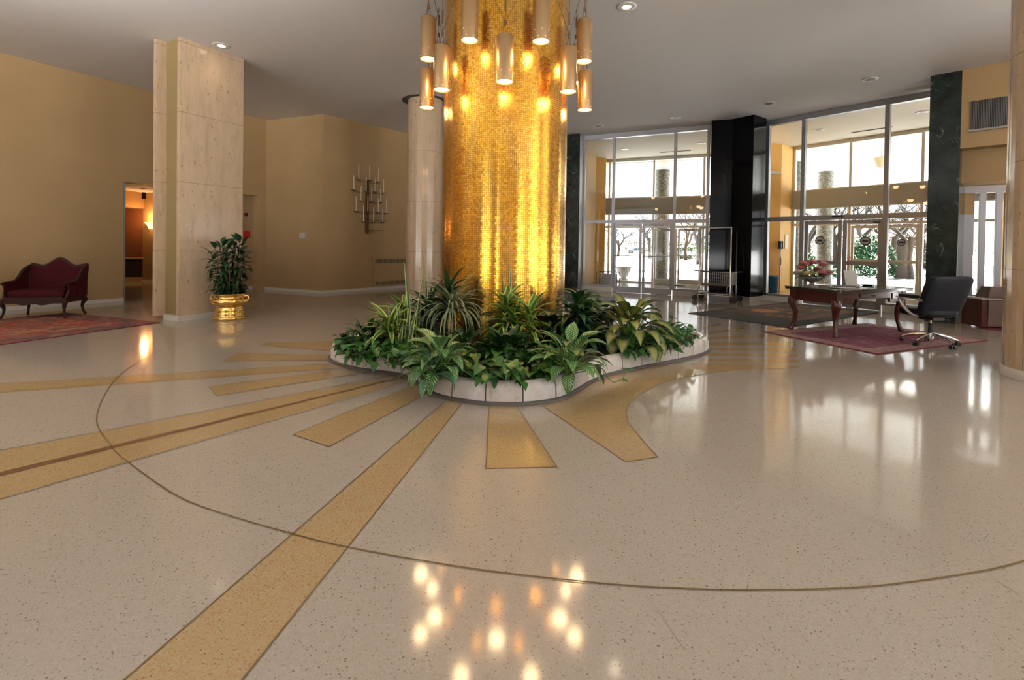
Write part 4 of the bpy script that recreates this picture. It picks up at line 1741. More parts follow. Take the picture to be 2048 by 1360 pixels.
mb.build('foliage', M['leaf_dark'], pt)
st.build('stem', M['stem'], pt)

# ------------------------------------------------------------------ rugs
def rug(name, label, p, u, v, w, l, mats, bw, edge=True, z0=.002):
    rz = math.atan2(u.y, u.x)
    th = thing(name, label, 'rug', (p.x, p.y, z0), rz)
    s = 1 if Vector((-u.y, u.x, 0)).dot(v) > 0 else -1
    mb = MB()
    mb.prism([(0, 0), (l, 0), (l, s * w), (0, s * w)], 0, .008)
    mb.build('edge_binding', mats[2], th)
    mb = MB()
    e = .035
    mb.prism([(e, s * e), (l - e, s * e), (l - e, s * (w - e)), (e, s * (w - e))], .004, .0095)
    mb.build('border', mats[1], th)
    mb = MB()
    e = bw
    mb.prism([(e, s * e), (l - e, s * e), (l - e, s * (w - e)), (e, s * (w - e))], .005, .0105)
    mb.build('field', mats[0], th)
    return th


# left persian rug: right tip (-5.50, 7.51)
rt = Vector((-5.50, 7.51, 0))
u_ = Vector((-.356, -.934, 0)).normalized()
v_2 = Vector((-.934, .356, 0)).normalized()
rug('persian_rug', 'red and navy Persian rug under the burgundy settee', rt, u_, v_2, 2.42, 3.7, (M['rug_red'], M['rug_navy'], M['rug_edge']), .38)
# wine rug under desk
ra, rb_ = G(1525.4, 664.2), G(1756.9, 709.7)
rc = G(1975.8, 682.2)
u_ = (rc - rb_)
l_ = u_.length
u_.normalize()
v_2 = (ra - rb_)
w_ = v_2.length
rug('wine_rug', 'wine-coloured patterned rug under the writing desk', rb_, u_, v_2.normalized(), w_, l_, (M['rug_wine'], M['rug_winb'], M['rug_edge']), .26)
# red rug by the side entrance
p_ = G(1905, 651)
rug('red_rug', 'small dark red rug under the brown cabinet at the right', Vector((7.95, 8.10, 0)), Vector((.75, -.66, 0)).normalized(), Vector((.66, .75, 0)), .95, 1.1, (M['rug_edge'], M['rug_edge'], M['rug_edge']), .05)
# entrance mat
ma, mb_, mc = G(1372.7, 627.3), G(1574.8, 655.7), G(1756.5, 625.4)
u_ = (mc - mb_).normalized()
lm = (mc - mb_).length
v_2 = (ma - mb_).normalized()
wm = (ma - mb_).length
em = thing('entrance_mat', 'charcoal entrance mat with orange lettering behind the writing desk', 'mat', (mb_.x, mb_.y, .002), math.atan2(u_.y, u_.x))
mb = MB()
mb.prism([(0, 0), (lm, 0), (lm, wm), (0, wm)], 0, .009)
mb.build('rubber_border', M['mat_gray'], em)
mb = MB()
mb.prism([(.9, .22), (lm - .25, .22), (lm - .25, wm - .15), (.9, wm - .15)], .004, .0105)
mb.build('field', M['mat_in'], em)
mb = MB()
# oval emblem, a few letter-like strokes and thin frame lines
n = 24
ox, oy = 1.75, 1.30
mb.add([(ox + .33 * math.cos(2 * PI * k / n), oy + .26 * math.sin(2 * PI * k / n), .0115) for k in range(n)], [tuple(range(n))])


def stroke(x0, y0, x1, y1, w=.05):
    a, b = Vector((x0, y0, 0)), Vector((x1, y1, 0))
    d = (b - a).normalized()
    q = Vector((-d.y, d.x, 0)) * w / 2
    mb.sheet([(*(a - q).xy, .0113), (*(b - q).xy, .0113), (*(b + q).xy, .0113), (*(a + q).xy, .0113)])


for x0, y0, x1, y1, w in ((1.2, .55, 1.2, 1.0, .05), (1.2, .55, 1.4, .62, .05), (1.4, .62, 1.35, .8, .04), (1.35, .8, 1.2, .8, .04), (1.2, 1.0, 1.42, .97, .05),
                          (2.15, 1.1, 2.35, 1.45, .05), (2.35, 1.45, 2.5, 1.1, .05), (2.2, 1.25, 2.45, 1.25, .04), (1.85, .6, 1.85, .9, .06), (1.85, .9, 2.05, .9, .05), (1.85, .75, 2.0, .75, .04),
                          (2.6, .75, 2.85, .75, .05), (2.72, .75, 2.72, 1.15, .05), (2.6, 1.15, 2.85, 1.15, .05), (3.05, .55, 3.05, .95, .06), (3.05, .95, 3.25, .8, .05), (3.25, .8, 3.05, .7, .05),
                          (3.2, 1.2, 3.2, 1.55, .05), (3.2, 1.2, 3.4, 1.2, .04),
                          (.95, .3, 3.5, .3, .014), (.95, .4, 3.5, .4, .014), (.95, 1.66, 3.5, 1.66, .014), (1.5, .45, 3.4, .45, .012), (1.1, 1.75, 3.4, 1.75, .012)):
    stroke(x0 * lm / 3.8, y0 * wm / 1.9, x1 * lm / 3.8, y1 * wm / 1.9, w)
mb.build('emblem', M['mat_gold'], em, label='orange oval emblem and lettering')
# vestibule mat
p_ = G(1340, 570)
mb = MB()
mb.box((p_.x, p_.y, .008), (.95, .6, .012), math.atan2(g1.y, g1.x))
tag(mb.build('door_mat', M['mat_gray']), 'small dark mat inside the left vestibule doors', 'mat')

# ------------------------------------------------------------------ writing desk
FLg, FRg, BLg = Vector((4.78, 7.04, 0)), Vector((6.26, 7.66, 0)), Vector((4.50, 7.68, 0))
ud = (FRg - FLg).normalized()
vd = Vector((-ud.y, ud.x, 0))
LD = (FRg - FLg).length
WD = .74
HD = .705
desk = thing('writing_desk', 'dark cherry writing desk with curved cabriole legs on the wine rug', 'desk', (FLg.x, FLg.y, .0125), math.atan2(ud.y, ud.x))


def cab_leg(x, y, ox, oy, h, mb, s=1.0):
    d = Vector((ox, oy, 0)).normalized()
    base = Vector((x, y, 0))
    pts = [(.055, 0.0, .026), (.045, .03, .028), (.02, .10, .02), (.0, .2, .022), (-.005, .3, .028), (.015, .40, .04), (.04, .47, .05), (.03, .53, .05), (.0, .58, .045)]
    k = h / .58
    path = [base + d * (o * min(s, 1.1)) + Vector((0, 0, z * k)) for o, z, r in pts]
    mb.tube(crom(path, 3), [r * s for r in sum([[pts[i][2] + (pts[min(i + 1, len(pts) - 1)][2] - pts[i][2]) * t / 3 for t in range(3)] for i in range(len(pts) - 1)], [])] + [pts[-1][2] * s], 10)


for (x, y, ox, oy) in ((0, 0, -1, -1), (LD, 0, 1, -1), (0, WD, -1, 1), (LD, WD, 1, 1)):
    mb = MB()
    cab_leg(x - ox * .05, y - oy * .05, ox, oy, .56, mb, 1.35)
    mb.build('leg', M['cherry'], desk)
mb = MB()
t_ = .03
z0, z1 = .50, .655
mb.box((LD / 2, WD - .04, .575), (LD, t_, .17))
mb.box((.0, WD / 2, .575), (t_, WD, .17))
mb.box((LD, WD / 2, .575), (t_, WD, .17))
mb.box((LD / 2, .0, .60), (LD, t_, .10))
mb.box((.19, .0, .575), (.36, .034, .17))
mb.box((LD - .19, .0, .575), (.36, .034, .17))
for s in (.02, LD - .02):
    for q in (.02, WD - .06):
        mb.box((s, q, .59), (.10, .10, .175))
mb.build('apron', M['cherry'], desk, .004)
for cx, w in ((.19, .27), (LD / 2, .62), (LD - .19, .27)):
    mb = MB()
    hgt = .09 if w < .5 else .06
    zc = .585 if w < .5 else .605
    mb.box((cx, -.022, zc), (w, .012, hgt))
    dr = mb.build('drawer', M['cherry'], desk, .003)
    mb = MB()
    mb.tube([(cx - .035, -.028, zc), (cx - .03, -.042, zc - .012), (cx + .03, -.042, zc - .012), (cx + .035, -.028, zc)], .004, 6)
    mb.build('pull', M['bronze_d'], dr)
mb = MB()
e = .10
c = .035
pts = [(-e + c, -e), (LD + e - c, -e), (LD + e, -e + c), (LD + e, WD + e - c - .05), (LD + e - c, WD + e - .05), (-e + c, WD + e - .05), (-e, WD + e - c - .05), (-e, -e + c)]
mb.prism(pts, .66, .695)
M['deskedge'] = wood('dark_desk_top', (.02, .012, .01), (.05, .03, .022), .15)
mb.build('desktop', M['deskedge'], desk, .008)
M['green_top'] = mat('glass_desk_top', (.05, .075, .06), .06)
mb = MB()
e = .09
mb.prism([(-e, -e), (LD + e, -e), (LD + e, WD + e - .05), (-e, WD + e - .05)], .695, .703)
mb.build('glass_top', M['green_top'], desk)
DZ = .0125 + .703


def dpt(x, y, z=0):
    return FLg + ud * x + vd * y + Vector((0, 0, DZ + z))


# urn and flowers
up = dpt(.02, .40)
urn = thing('stone_urn', 'grey footed bowl on the left end of the desk', 'bowl', up)
mb = MB()
mb.lathe([(.085, 0), (.085, .02), (.05, .035), (.035, .06), (.045, .085), (.11, .11), (.165, .15), (.18, .165), (.17, .175), (.13, .15), (.001, .13)], n=32)
mb.build('bowl', M['urn'], urn)
fl = thing('flower_arrangement', 'pink and pale yellow flowers in the grey bowl on the desk', 'flowers', up)
rr = random.Random(31)
cols = ['rose', 'rose', 'pink', 'rose', 'yellow', 'pink', 'cream', 'rose', 'pink', 'yellow', 'rose', 'cream', 'pink', 'rose', 'rose', 'pink']
spots = [(-.10, .0, .36), (.08, -.02, .30), (.10, -.10, .25), (.17, 0, .37), (-.06, -.13, .25), (.02, .05, .38), (-.20, -.03, .24), (-.15, .04, .31),
         (.13, .08, .28), (-.14, -.10, .22), (.24, -.02, .24), (-.22, .05, .22), (-.08, .1, .32), (.0, -.02, .40), (-.14, 0, .38), (.22, .05, .22)]
for i, (x, y, z) in enumerate(spots):
    mb = MB()
    R0 = rr.uniform(.05, .07)
    for ring_ in range(5):
        for k in range(7):
            a = k * 2 * PI / 7 + ring_ * .5
            mb.leaf((x + .008 * math.cos(a), y + .008 * math.sin(a), z - .02 + ring_ * .004), a, -.35 + ring_ * .42, R0 * (1.15 - .10 * ring_), R0 * .95, -.9, 'oval', 5, -.3)
    mb.build('blossom', M[cols[i]], fl)
mb = MB()
for i in range(70):
    a = rr.uniform(0, 2 * PI)
    r = rr.uniform(.02, .17)
    mb.leaf((r * math.cos(a), r * math.sin(a), rr.uniform(.14, .28)), a + rr.uniform(-.5, .5), rr.uniform(-.3, .9), rr.uniform(.08, .14), .035, .8, 'lance', 5)
mb.build('foliage', M['leaf_dark'], fl)
mb = MB()
for x, y, z in spots:
    mb.tube([(x * .2, y * .2, .14), (x, y, z - .01)], .003, 4)
mb.build('stem', M['gstem'], fl)
# papers etc.
mb = MB()
for k in range(5):
    mb.box((rr.uniform(-.02, .02), rr.uniform(-.02, .02), .002 + k * .0025), (.30, .22, .002), rr.uniform(-.15, .15))
o = mb.build('paper_stack', M['paper'], loc=dpt(.42, .17))
o.rotation_euler = (0, 0, .3)
tag(o, 'loose stack of white papers near the front of the desk', 'papers')
mb = MB()
mb.box((0, 0, .004), (.24, .32, .006))
mb.box((.02, .01, .010), (.20, .27, .004), .2)
o = mb.build('folder', M['black'], loc=dpt(.80, .36), bevel=.003)
o.rotation_euler = (0, 0, .9)
tag(o, 'dark folder beside the papers on the desk', 'folder')
mb = MB()
rt_ = Matrix.Rotation(math.radians(-14), 3, 'X')
mb.box((0, 0, .125), (.215, .004, .26), rot=rt_)
sg = thing('sign_holder', 'upright grey card stand on the desk, seen from behind', 'sign stand', dpt(.98, .42), math.atan2(ud.y, ud.x) - .3)
mb.build('card', M['sign'], sg)
mb = MB()
mb.box((0, .05, .003), (.21, .13, .004))
mb.build('foot', M['sign'], sg)
mb = MB()
mb.lathe([(.0001, 0), (.05, 0), (.075, .02), (.08, .025), (.06, .022), (.0001, .01)], n=24, sx=1.3)
tag(mb.build('green_tray', M['green_glass'], loc=dpt(1.38, .40)), 'small green dish at the right of the desk', 'dish')

# ------------------------------------------------------------------ office chair
ch = thing('office_chair', 'black leather office chair turned away at the desk', 'chair', (5.80, 6.62, 0.012), math.radians(97))
# local +x = forward
mb = MB()
for k in range(5):
    a = 2 * PI * k / 5 + .55
    d = Vector((math.cos(a), math.sin(a), 0))
    arc = [d * .035 + Vector((0, 0, .145)), d * .12 + Vector((0, 0, .135)), d * .22 + Vector((0, 0, .11)), d * .315 + Vector((0, 0, .075))]
    mb.tube(arc, [.026, .024, .02, .015], 8, flat=.7)
mb.lathe([(.04, .08), (.045, .16), (.035, .17)], n=20)
mb.build('star_base', M['chrome'], ch)
for k in range(5):
    a = 2 * PI * k / 5 + .55
    d = Vector((math.cos(a), math.sin(a), 0)) * .315
    q = Vector((-math.sin(a), math.cos(a), 0))
    mb = MB()
    for s in (-1, 1):
        mb.tube([d + q * s * .008 + Vector((0, 0, .028)), d + q * s * .026 + Vector((0, 0, .028))], .028, 14)
    mb.tube([d + Vector((0, 0, .03)), d + Vector((0, 0, .085))], .009, 6)
    mb.build('caster', M['black'], ch)
mb = MB()
mb.tube([(0, 0, .14), (0, 0, .30)], [.034, .026], 16)
mb.tube([(0, 0, .28), (0, 0, .36)], .013, 10, mi=1)
mb.build('gas_lift', [M['black'], M['chrome']], ch)
mb = MB()
mb.box((.0, 0, .375), (.22, .18, .05))
mb.tube([(.02, -.08, .365), (.02, -.22, .355), (.02, -.27, .335), (.02, -.31, .335)], .007, 6)
mb.build('mechanism', M['black'], ch, .01)


def cushion(mb, c, size, r, n=6, bend=None, rot=None):
    """superellipsoid-like padded slab"""
    vs = []
    nu, nv = 24, 14
    for i in range(nv + 1):
        ph = -PI / 2 + PI * i / nv
        for k in range(nu):
            a = 2 * PI * k / nu

            def pw(x, e):
                return math.copysign(abs(x) ** e, x)
            x = pw(math.cos(ph), r) * pw(math.cos(a), r)
            y = pw(math.cos(ph), r) * pw(math.sin(a), r)
            z = pw(math.sin(ph), r)
            p = Vector((x * size[0] / 2, y * size[1] / 2, z * size[2] / 2))
            if bend:
                p = bend(p)
            if rot:
                p = rot @ p
            vs.append(p + Vector(c))
    fs = [(i * nu + k, i * nu + (k + 1) % nu, (i + 1) * nu + (k + 1) % nu, (i + 1) * nu + k) for i in range(nv) for k in range(nu)]
    mb.add(vs, fs, 0, True)


mb = MB()
cushion(mb, (.05, 0, .45), (.50, .52, .12), .42)
mb.build('seat', M['leather'], ch)
mb = MB()


def bb(p):
    w = 1 + .06 * (p.z / .3)
    return Vector((p.x + .28 * p.y * p.y - .10 * (p.z / .3) + .02, p.y * w, p.z))


cushion(mb, (-.215, 0, .675), (.11, .64, .58), .32, bend=bb)
mb.build('backrest', M['leather'], ch)
for s in (-1, 1):
    mb = MB()
    pth = [(-.05, s * .25, .40), (.0, s * .31, .43), (.10, s * .33, .52), (.16, s * .33, .62), (.12, s * .33, .66), (-.05, s * .33, .66), (-.17, s * .32, .62)]
    mb.tube(crom(pth, 4), .019, 8, mi=0)
    mb.build('arm_frame', M['steel'], ch)
    mb = MB()
    cushion(mb, (.02, s * .33, .675), (.29, .065, .045), .5)
    mb.build('arm_pad', M['leather'], ch)

# ------------------------------------------------------------------ settee
st_ = thing('settee', 'antique burgundy settee with carved dark wood frame on the Persian rug', 'settee', (-8.05, 7.60, .0125), math.radians(12))
SW, SD = .82, .48
for (x, y, ox, oy, hh) in ((0, 0, -1, -1, .30), (SW, 0, 1, -1, .30), (.02, SD, -1, 1, .30), (SW - .02, SD, 1, 1, .30)):
    mb = MB()
    cab_leg(x, y, ox, oy, hh, mb, .75)
    mb.build('leg', M['walnut'], st_)
mb = MB()
nx = 20
vs = []
for i in range(nx + 1):
    t = i / nx
    zb = .245 - .025 * math.sin(PI * t) * (1 + .6 * math.cos(6 * PI * t))
    vs += [(SW * t, -.03, zb), (SW * t, -.03, .34), (SW * t, .02, .34), (SW * t, .02, zb)]
fs = []
for i in range(nx):
    a = i * 4
    for k in range(4):
        fs.append((a + k, a + (k + 1) % 4, a + 4 + (k + 1) % 4, a + 4 + k))
mb.add(vs, fs + [(0, 1, 2, 3), tuple(range(nx * 4 + 3, nx * 4 - 1, -1))])
mb.box((0, SD / 2, .29), (.04, SD, .09))
mb.box((SW, SD / 2, .29), (.04, SD, .09))
mb.box((SW / 2, SD, .29), (SW, .04, .09))
mb.build('seat_rail', M['walnut'], st_)
mb = MB()
cushion(mb, (SW / 2, SD / 2 - .02, .385), (SW - .03, SD + .03, .13), .35)
mb.build('seat_cushion', M['velvet'], st_)
# back panel, solid with carved crest
mb = MB()
crest = []
for i in range(33):
    t = i / 32
    z = .84 + .10 * math.exp(-((t - .5) / .2) ** 2) + .02 * math.cos(4 * PI * t) - .0
    if t < .06 or t > .94:
        z -= .0
    crest.append((.0 + SW * t, z))
yb = SD + .01
n = len(crest)
vs = []
for (x, z) in crest:
    vs += [(x, yb + (z - .4) * .14, z - .03), (x, yb + .05 + (z - .4) * .14, z - .03), (x, yb, .33), (x, yb + .05, .33)]
fs = []
for i in range(n - 1):
    a, b = i * 4, i * 4 + 4
    fs += [(a + 2, a, b, b + 2), (a + 1, a + 3, b + 3, b + 1), (a, a + 1, b + 1, b), (a + 3, a + 2, b + 2, b + 3)]
mb.add(vs, fs, 0, False)
mb.build('back_panel', M['velvet'], st_)
mb = MB()
mb.tube([(x, yb + .025 + (z - .4) * .14, z - .02) for x, z in crest], .028, 8)
for x in (0, SW):
    mb.tube([(x, yb + .025, .30), (x, yb + .04, .6), (x, yb + .085, .82)], .022, 8)
mb.build('crest_rail', M['walnut'], st_)
for s, x in ((-1, 0), (1, SW)):
    mb = MB()
    rail = crom([(x, yb + .06, .83), (x + s * .008, yb - .08, .76), (x + s * .015, yb - .22, .60), (x + s * .02, .18, .575), (x + s * .025, .06, .57), (x + s * .025, .0, .545)], 4)
    mb.tube(rail, .02, 8)
    mb.tube(crom([(x + s * .025, .02, .55), (x + s * .02, .07, .47), (x + s * .02, .04, .38), (x, .01, .30)], 4), .019, 8)
    mb.build('arm', M['walnut'], st_)
    mb = MB()
    q = [rail[i] for i in range(0, len(rail) - 2, 2)]
    vs = []
    for p in q:
        for dx in (-.012, .012):
            vs.append((x + dx + s * .01, p.y, p.z))
            vs.append((x + dx, p.y, .32))
    fs = []
    for i in range(len(q) - 1):
        a, b = i * 4, i * 4 + 4
        fs += [(a, b, b + 1, a + 1), (a + 2, a + 3, b + 3, b + 2)]
    mb.add(vs, fs)
    mb.build('arm_panel', M['velvet'], st_)

# ------------------------------------------------------------------ luggage cart
ca = Vector((4.60, 11.87, 0))
uc = Vector((.78, -.625, 0)).normalized()
cart = thing('luggage_cart', 'chrome luggage cart with wire basket before the black marble column', 'cart', ca, math.atan2(uc.y, uc.x))
CL, CW = .80, .52
mb = MB()
for y in (0, CW):
    for z in (.16, .20):
        mb.tube([(0, y, z), (CL, y, z)], .011, 6)
for x in (0, CL):
    mb.tube([(x, 0, .18), (x, CW, .18)], .011, 6)
for x in (.02, CL - .02):
    for y in (0, CW):
        mb.tube(crom([(x, y, .18), (x, y, .36), (x + (.04 if x < .1 else -.04), y, .40), (x + (.09 if x < .1 else -.09), y, .36), (x + (.10 if x < .1 else -.10), y, .18)], 4), .009, 6)
mb.build('base_frame', M['chrome'], cart)
mb = MB()
ps = [(0.05, CW / 2, .18), (0.05, CW / 2, 1.78), (CL, CW / 2, 1.80)]
mb.tube([(.04, 0, .18), (.04, 0, 1.79), (.04, .02, 1.80), (CL - .04, .02, 1.80), (CL - .04, 0, 1.79), (CL - .04, 0, .18)], .017, 8)
mb.tube([(CL - .04, CW, .18), (CL - .04, CW, 1.80), (CL - .04, .02, 1.80)], .017, 8)
mb.build('hanging_rail', M['chrome'], cart)
mb = MB()
zb, zt = .42, .72
for z in [zb + (zt - zb) * i / 5 for i in range(6)]:
    r = .007 if z > zt - .01 else .0035
    mb.tube([(.02, 0, z), (CL - .02, 0, z), (CL - .02, CW, z), (.02, CW, z)], r, 5, closed=True)
for i in range(17):
    x = .02 + (CL - .04) * i / 16
    for y in (0, CW):
        mb.tube([(x, y, zb), (x, y, zt)], .0035, 5)
    mb.tube([(x, 0, zb), (x, CW, zb)], .0035, 5)
for i in range(1, 10):
    y = CW * i / 10
    for x in (.02, CL - .02):
        mb.tube([(x, y, zb), (x, y, zt)], .0035, 5)
mb.build('wire_basket', M['steel'], cart)
mb = MB()
mb.box((.36, .20, zt + .012), (.95, .30, .02))
mb.build('shelf_board', M['black'], cart, .004)
mb = MB()
mb.box((CL / 2, CW / 2, .205), (CL - .04, CW - .03, .02))
mb.build('deck', M['black'], cart)
mb = MB()
mb.box((CL / 2, CW / 2, .40), (CL - .06, CW - .02, .02))
mb.build('basket_floor', M['bronze_d'], cart)
for s, x in ((-1, 0), (1, CL)):
    for y in (0, CW):
        mb = MB()
        mb.tube([(x + s * .06, y - .012, .07), (x + s * .06, y + .012, .07)], .068, 18)
        mb.tube([(x + s * .06, y, .07), (x + s * .02, y, .14), (x, y, .17)], .010, 6)
        mb.build('caster', M['rubber'], cart)
mb = MB()
for y in (0, CW):
    mb.tube([(CL - .06, y, .715), (CL + .10, y, .73)], .011, 6)
mb.build('handle', M['chrome'], cart)

# ------------------------------------------------------------------ cabinet and box at right
cb = Vector((8.30, 8.62, 0))
cab = thing('side_cabinet', 'low dark wood cabinet with pale front panel at the right', 'cabinet', (8.02, 8.16, .0125), math.atan2(-.10, .9))
cz = .49
mb = MB()
mb.box((.34, .22, cz / 2), (.68, .42, cz - .02))
mb.build('body', M['cabinet'], cab, .004)
mb = MB()
mb.box((.20, .0, cz / 2), (.22, .02, cz - .05))
M['cab_panel'] = mat('taupe_panel', (.14, .095, .075), .5)
mb.build('door', M['cab_panel'], cab, .003)
mb = MB()
mb.box((.34, .22, cz), (.72, .46, .025))
M['cab_top'] = mat('pale_top', (.4, .36, .3), .4)
mb.build('top', M['cab_top'], cab, .003)
mb = MB()
pts = [(.15, .08), (.62, .08), (.62, .36), (.15, .36)]
vs = [(x, y, 0) for x, y in pts] + [(.22, .12, .19), (.62, .10, .19), (.62, .32, .19), (.22, .32, .19)]
mb.add(vs, [(3, 2, 1, 0), (4, 5, 6, 7), (0, 1, 5, 4), (1, 2, 6, 5), (2, 3, 7, 6), (3, 0, 4, 7)])
bx = mb.build('covered_box', M['cab_panel'], loc=(8.02, 8.16, .0125 + cz + .0135), bevel=.01)
bx.rotation_euler = (0, 0, math.atan2(-.10, .9))
tag(bx, 'sloping taupe box on top of the dark cabinet', 'box')

# ------------------------------------------------------------------ candelabrum on wall C
wa, wb = W2, W3
nC = Vector((eC.y, -eC.x, 0))  # toward room


def wpt(u, v, off=0.0):
    h = onw(u, v, wa, wb)
    return h + nC * off


cdl = wpt(732, 467)
cd = thing('candelabrum', 'tall bronze wall candelabrum with many thin arms', 'candelabrum', (cdl.x, cdl.y, 0), math.atan2(eC.y, eC.x))


def loc2(p):  # to local coordinates of candelabrum
    d = p - Vector((cdl.x, cdl.y, 0))
    return Vector((d.dot(eC), -d.dot(nC), d.z))


mb = MB()
top = loc2(wpt(733, 362))
bot = loc2(wpt(731, 467))
mb.box(((top.x + bot.x) / 2, -.06, (top.z + bot.z) / 2), (.085, .04, top.z - bot.z))
mb.box((bot.x, -.03, bot.z + .15), (.04, .06, .05))
mb.box((bot.x, -.03, top.z - .15), (.04, .06, .05))
mb.build('post', M['bronze_d'], cd, .004)
rows = [[(175, 232, 85), (278, 241, 95), (361, 254, 115)], [(129, 330, 190), (245, 340, 205), (329, 347, 215), (409, 358, 225)],
        [(197, 430, 290), (297, 435, 298), (381, 446, 315)], [(150, 529, 385), (261, 528, 380), (359, 542, 405), (434, 548, 400)], [(221, 628, 472), (315, 630, 490), (400, 632, 495)]]
rn = ['top', 'second', 'third', 'fourth', 'lowest']
on = ['first', 'second', 'third', 'fourth']
cs = 140 / 657
proto_c = None
for ri, row in enumerate(rows):
    for ci, (cx, cyy, ct) in enumerate(row):
        u = 680 + cx * cs
        v = 310 + cyy * cs
        vt = 310 + ct * cs
        off = .16 + .05 * ((ci + ri) % 3)
        p = wpt(u, v)
        # keep pixel position while standing off the wall
        d = (p - Vector((0, 0, HC)))
        k = 1 - off / abs(d.dot(nC)) 
        p = Vector((0, 0, HC)) + d * k
        l = loc2(p)
        hc = (v - vt) / F * p.y
        mb = MB()
        mb.lathe([(.0001, -.012), (.03, -.012), (.07, .0), (.072, .004), (.03, -.004), (.02, .0)], (l.x, l.y, l.z), 20)
        pan = mb.build('drip_pan', M['bronze_d'], cd)
        mb = MB()
        mb.tube([(l.x, l.y, l.z - .012), (l.x, l.y * .9, l.z - .03), (bot.x, -.07, l.z - .03)], .006, 5)
        mb.build('arm', M['bronze_d'], cd)
        mb = MB()
        mb.lathe([(.0125, 0), (.0115, hc * .96), (.004, hc * .985), (.0015, hc)], n=10)
        o = mb.build('taper_candle', M['wax'], loc=(p.x, p.y, l.z + .001))
        tag(o, 'slim white candle in the %s row of the wall candelabrum, %s from its left' % (rn[ri], on[ci]), 'candle', 'white candles on the wall candelabrum')
for (x0, x1, y_) in ((145, 450, 603), (260, 400, 703), (258, 310, 718)):
    a, b = wpt(680 + x0 * cs, 310 + y_ * cs, .02), wpt(680 + x1 * cs, 310 + y_ * cs, .02)
    a, b = loc2(a), loc2(b)
    b.z = a.z
    mb = MB()
    mb.tube([a + Vector((0, -.02, 0)), b + Vector((0, -.02, 0))], .006, 5)
    mb.build('arm', M['bronze_d'], cd)


# wall vents, plates -------------------------------------------------
def wall_plate(name, label, cat, u0, v0, u1, v1, A, B, nrm, m, th_=.02, off=0.0, bevel=.003):
    a, b = onw(u0, v0, A, B), onw(u1, v1, A, B)
    c = (a + b) / 2
    w = (Vector(b.xy) - Vector(a.xy)).length
    h = abs(a.z - b.z)
    d = (V3(B) - V3(A)).normalized()
    mb = MB()
    mb.box((0, 0, 0), (w, th_, h))
    o = mb.build(name, m, bevel=bevel, loc=c + nrm * (th_ / 2 + off))
    o.rotation_euler = (0, 0, math.atan2(d.y, d.x))
    if label:
        tag(o, label, cat)
    return o


eBn = Vector((eB.y, -eB.x, 0))
wall_plate('intercom', 'small grey intercom box on the mustard wall', 'intercom', 601, 465, 611, 477, W1, W2, eBn, M['sign'], .04)
wall_plate('fire_alarm_pull', 'red fire alarm pull box beside the pillar', 'fire alarm', 490.5, 461, 500.5, 476, W1 - eB, W2, eBn, M['red'], .05)
wall_plate('alarm_strobe', 'tiny dark red alarm light above the pull box', 'alarm light', 491.5, 426, 495.5, 433, W1 - eB, W2, eBn, M['rug_edge'], .05)
wall_plate('cover_plate', 'beige cover plate right of the candelabrum', 'wall plate', 790, 472, 803, 482, W2, W3, nC, M['wall'], .015)
# heater panel
a, b = onw(745, 513, W2, W3), onw(814, 570, W2, W3)
c = (a + b) / 2
w = (Vector(b.xy) - Vector(a.xy)).length
hp = thing('wall_heater', 'mustard wall heater panel with two slotted grilles', 'heater', c + nC * .012, math.atan2(eC.y, eC.x))
hh = a.z - b.z
mb = MB()
mb.box((0, 0, 0), (w, .02, hh))
mb.build('panel', M['wall'], hp, .004)
for z, ww, hgt, k in ((hh / 2 - .06 * 2.2, w * .9, .11, 22), (-hh / 2 + .10, w * .85, .10, 20)):
    mb = MB()
    mb.box((.02, -.012, z), (ww, .008, hgt))
    g = mb.build('grille', M['dark'], hp)
    mb = MB()
    for i in range(k):
        x = -ww / 2 + ww * (i + .5) / k + .02
        mb.box((x, -.018, z), (ww / k * .5, .008, hgt * .95))
    mb.build('slats', M['olive'], g)
# grille at upper right
dR = d3
nR = Vector((d3.y, -d3.x, 0))
a, b = onw(1943, 203, C3B, C3B + d3), onw(2014, 252, C3B, C3B + d3)
c = (a + b) / 2
w = (Vector(b.xy) - Vector(a.xy)).length
hh = .5
gr = thing('wall_grille', 'dark slatted air grille high on the right wall', 'air grille', c + nR * .01 + Vector((0, 0, 0)), math.atan2(d3.y, d3.x))
mb = MB()
mb.box((0, 0, 0), (w, .015, hh))
mb.build('backing', M['dark'], gr)
mb = MB()
for i in range(22):
    x = -w / 2 + w * (i + .5) / 22
    mb.box((x, -.015, 0), (.008, .02, hh))
mb.build('slats', M['alu_d'], gr)
mb = MB()
mb.box((0, -.03, -hh / 2 - .02), (w + .06, .06, .03))
mb.build('lower_ledge', M['steel'], gr)
# corridor sconce
wS0 = W1 - eB * 3.9
sp = onw(305, 449, W1 - eB * 4, W2) + eBn * .02
sc_ = thing('wall_sconce', 'glowing amber sconce in the corridor beside the pillar', 'sconce', sp, math.atan2(eB.y, eB.x))
mb = MB()
n = 14
vs = []
for i in range(5):
    t = i / 4
    rr_ = .10 + .16 * t
    for k in range(n + 1):
        q = PI * k / n
        vs.append((rr_ * math.cos(q), -rr_ * .6 * math.sin(q), -.14 + .2 * t ** .7))
fs = [(i * (n + 1) + k, i * (n + 1) + k + 1, (i + 1) * (n + 1) + k + 1, (i + 1) * (n + 1) + k) for i in range(4) for k in range(n)]
mb.add(vs, fs, 0, True)
mb.build('shade', M['sconce_glow'], sc_)
mb = MB()
mb.box((0, .0, -.05), (.10, .03, .14))
mb.build('backplate', M['brass'], sc_)
pl_ = bpy.data.lights.new('sconce_bulb', 'POINT')
pl_.energy = 30
pl_.color = (1, .5, .18)
pl_.shadow_soft_size = .08
o = bpy.data.objects.new('sconce_bulb', pl_)
COL.objects.link(o)
o.parent = sc_
o.location = (0, -.2, .18)
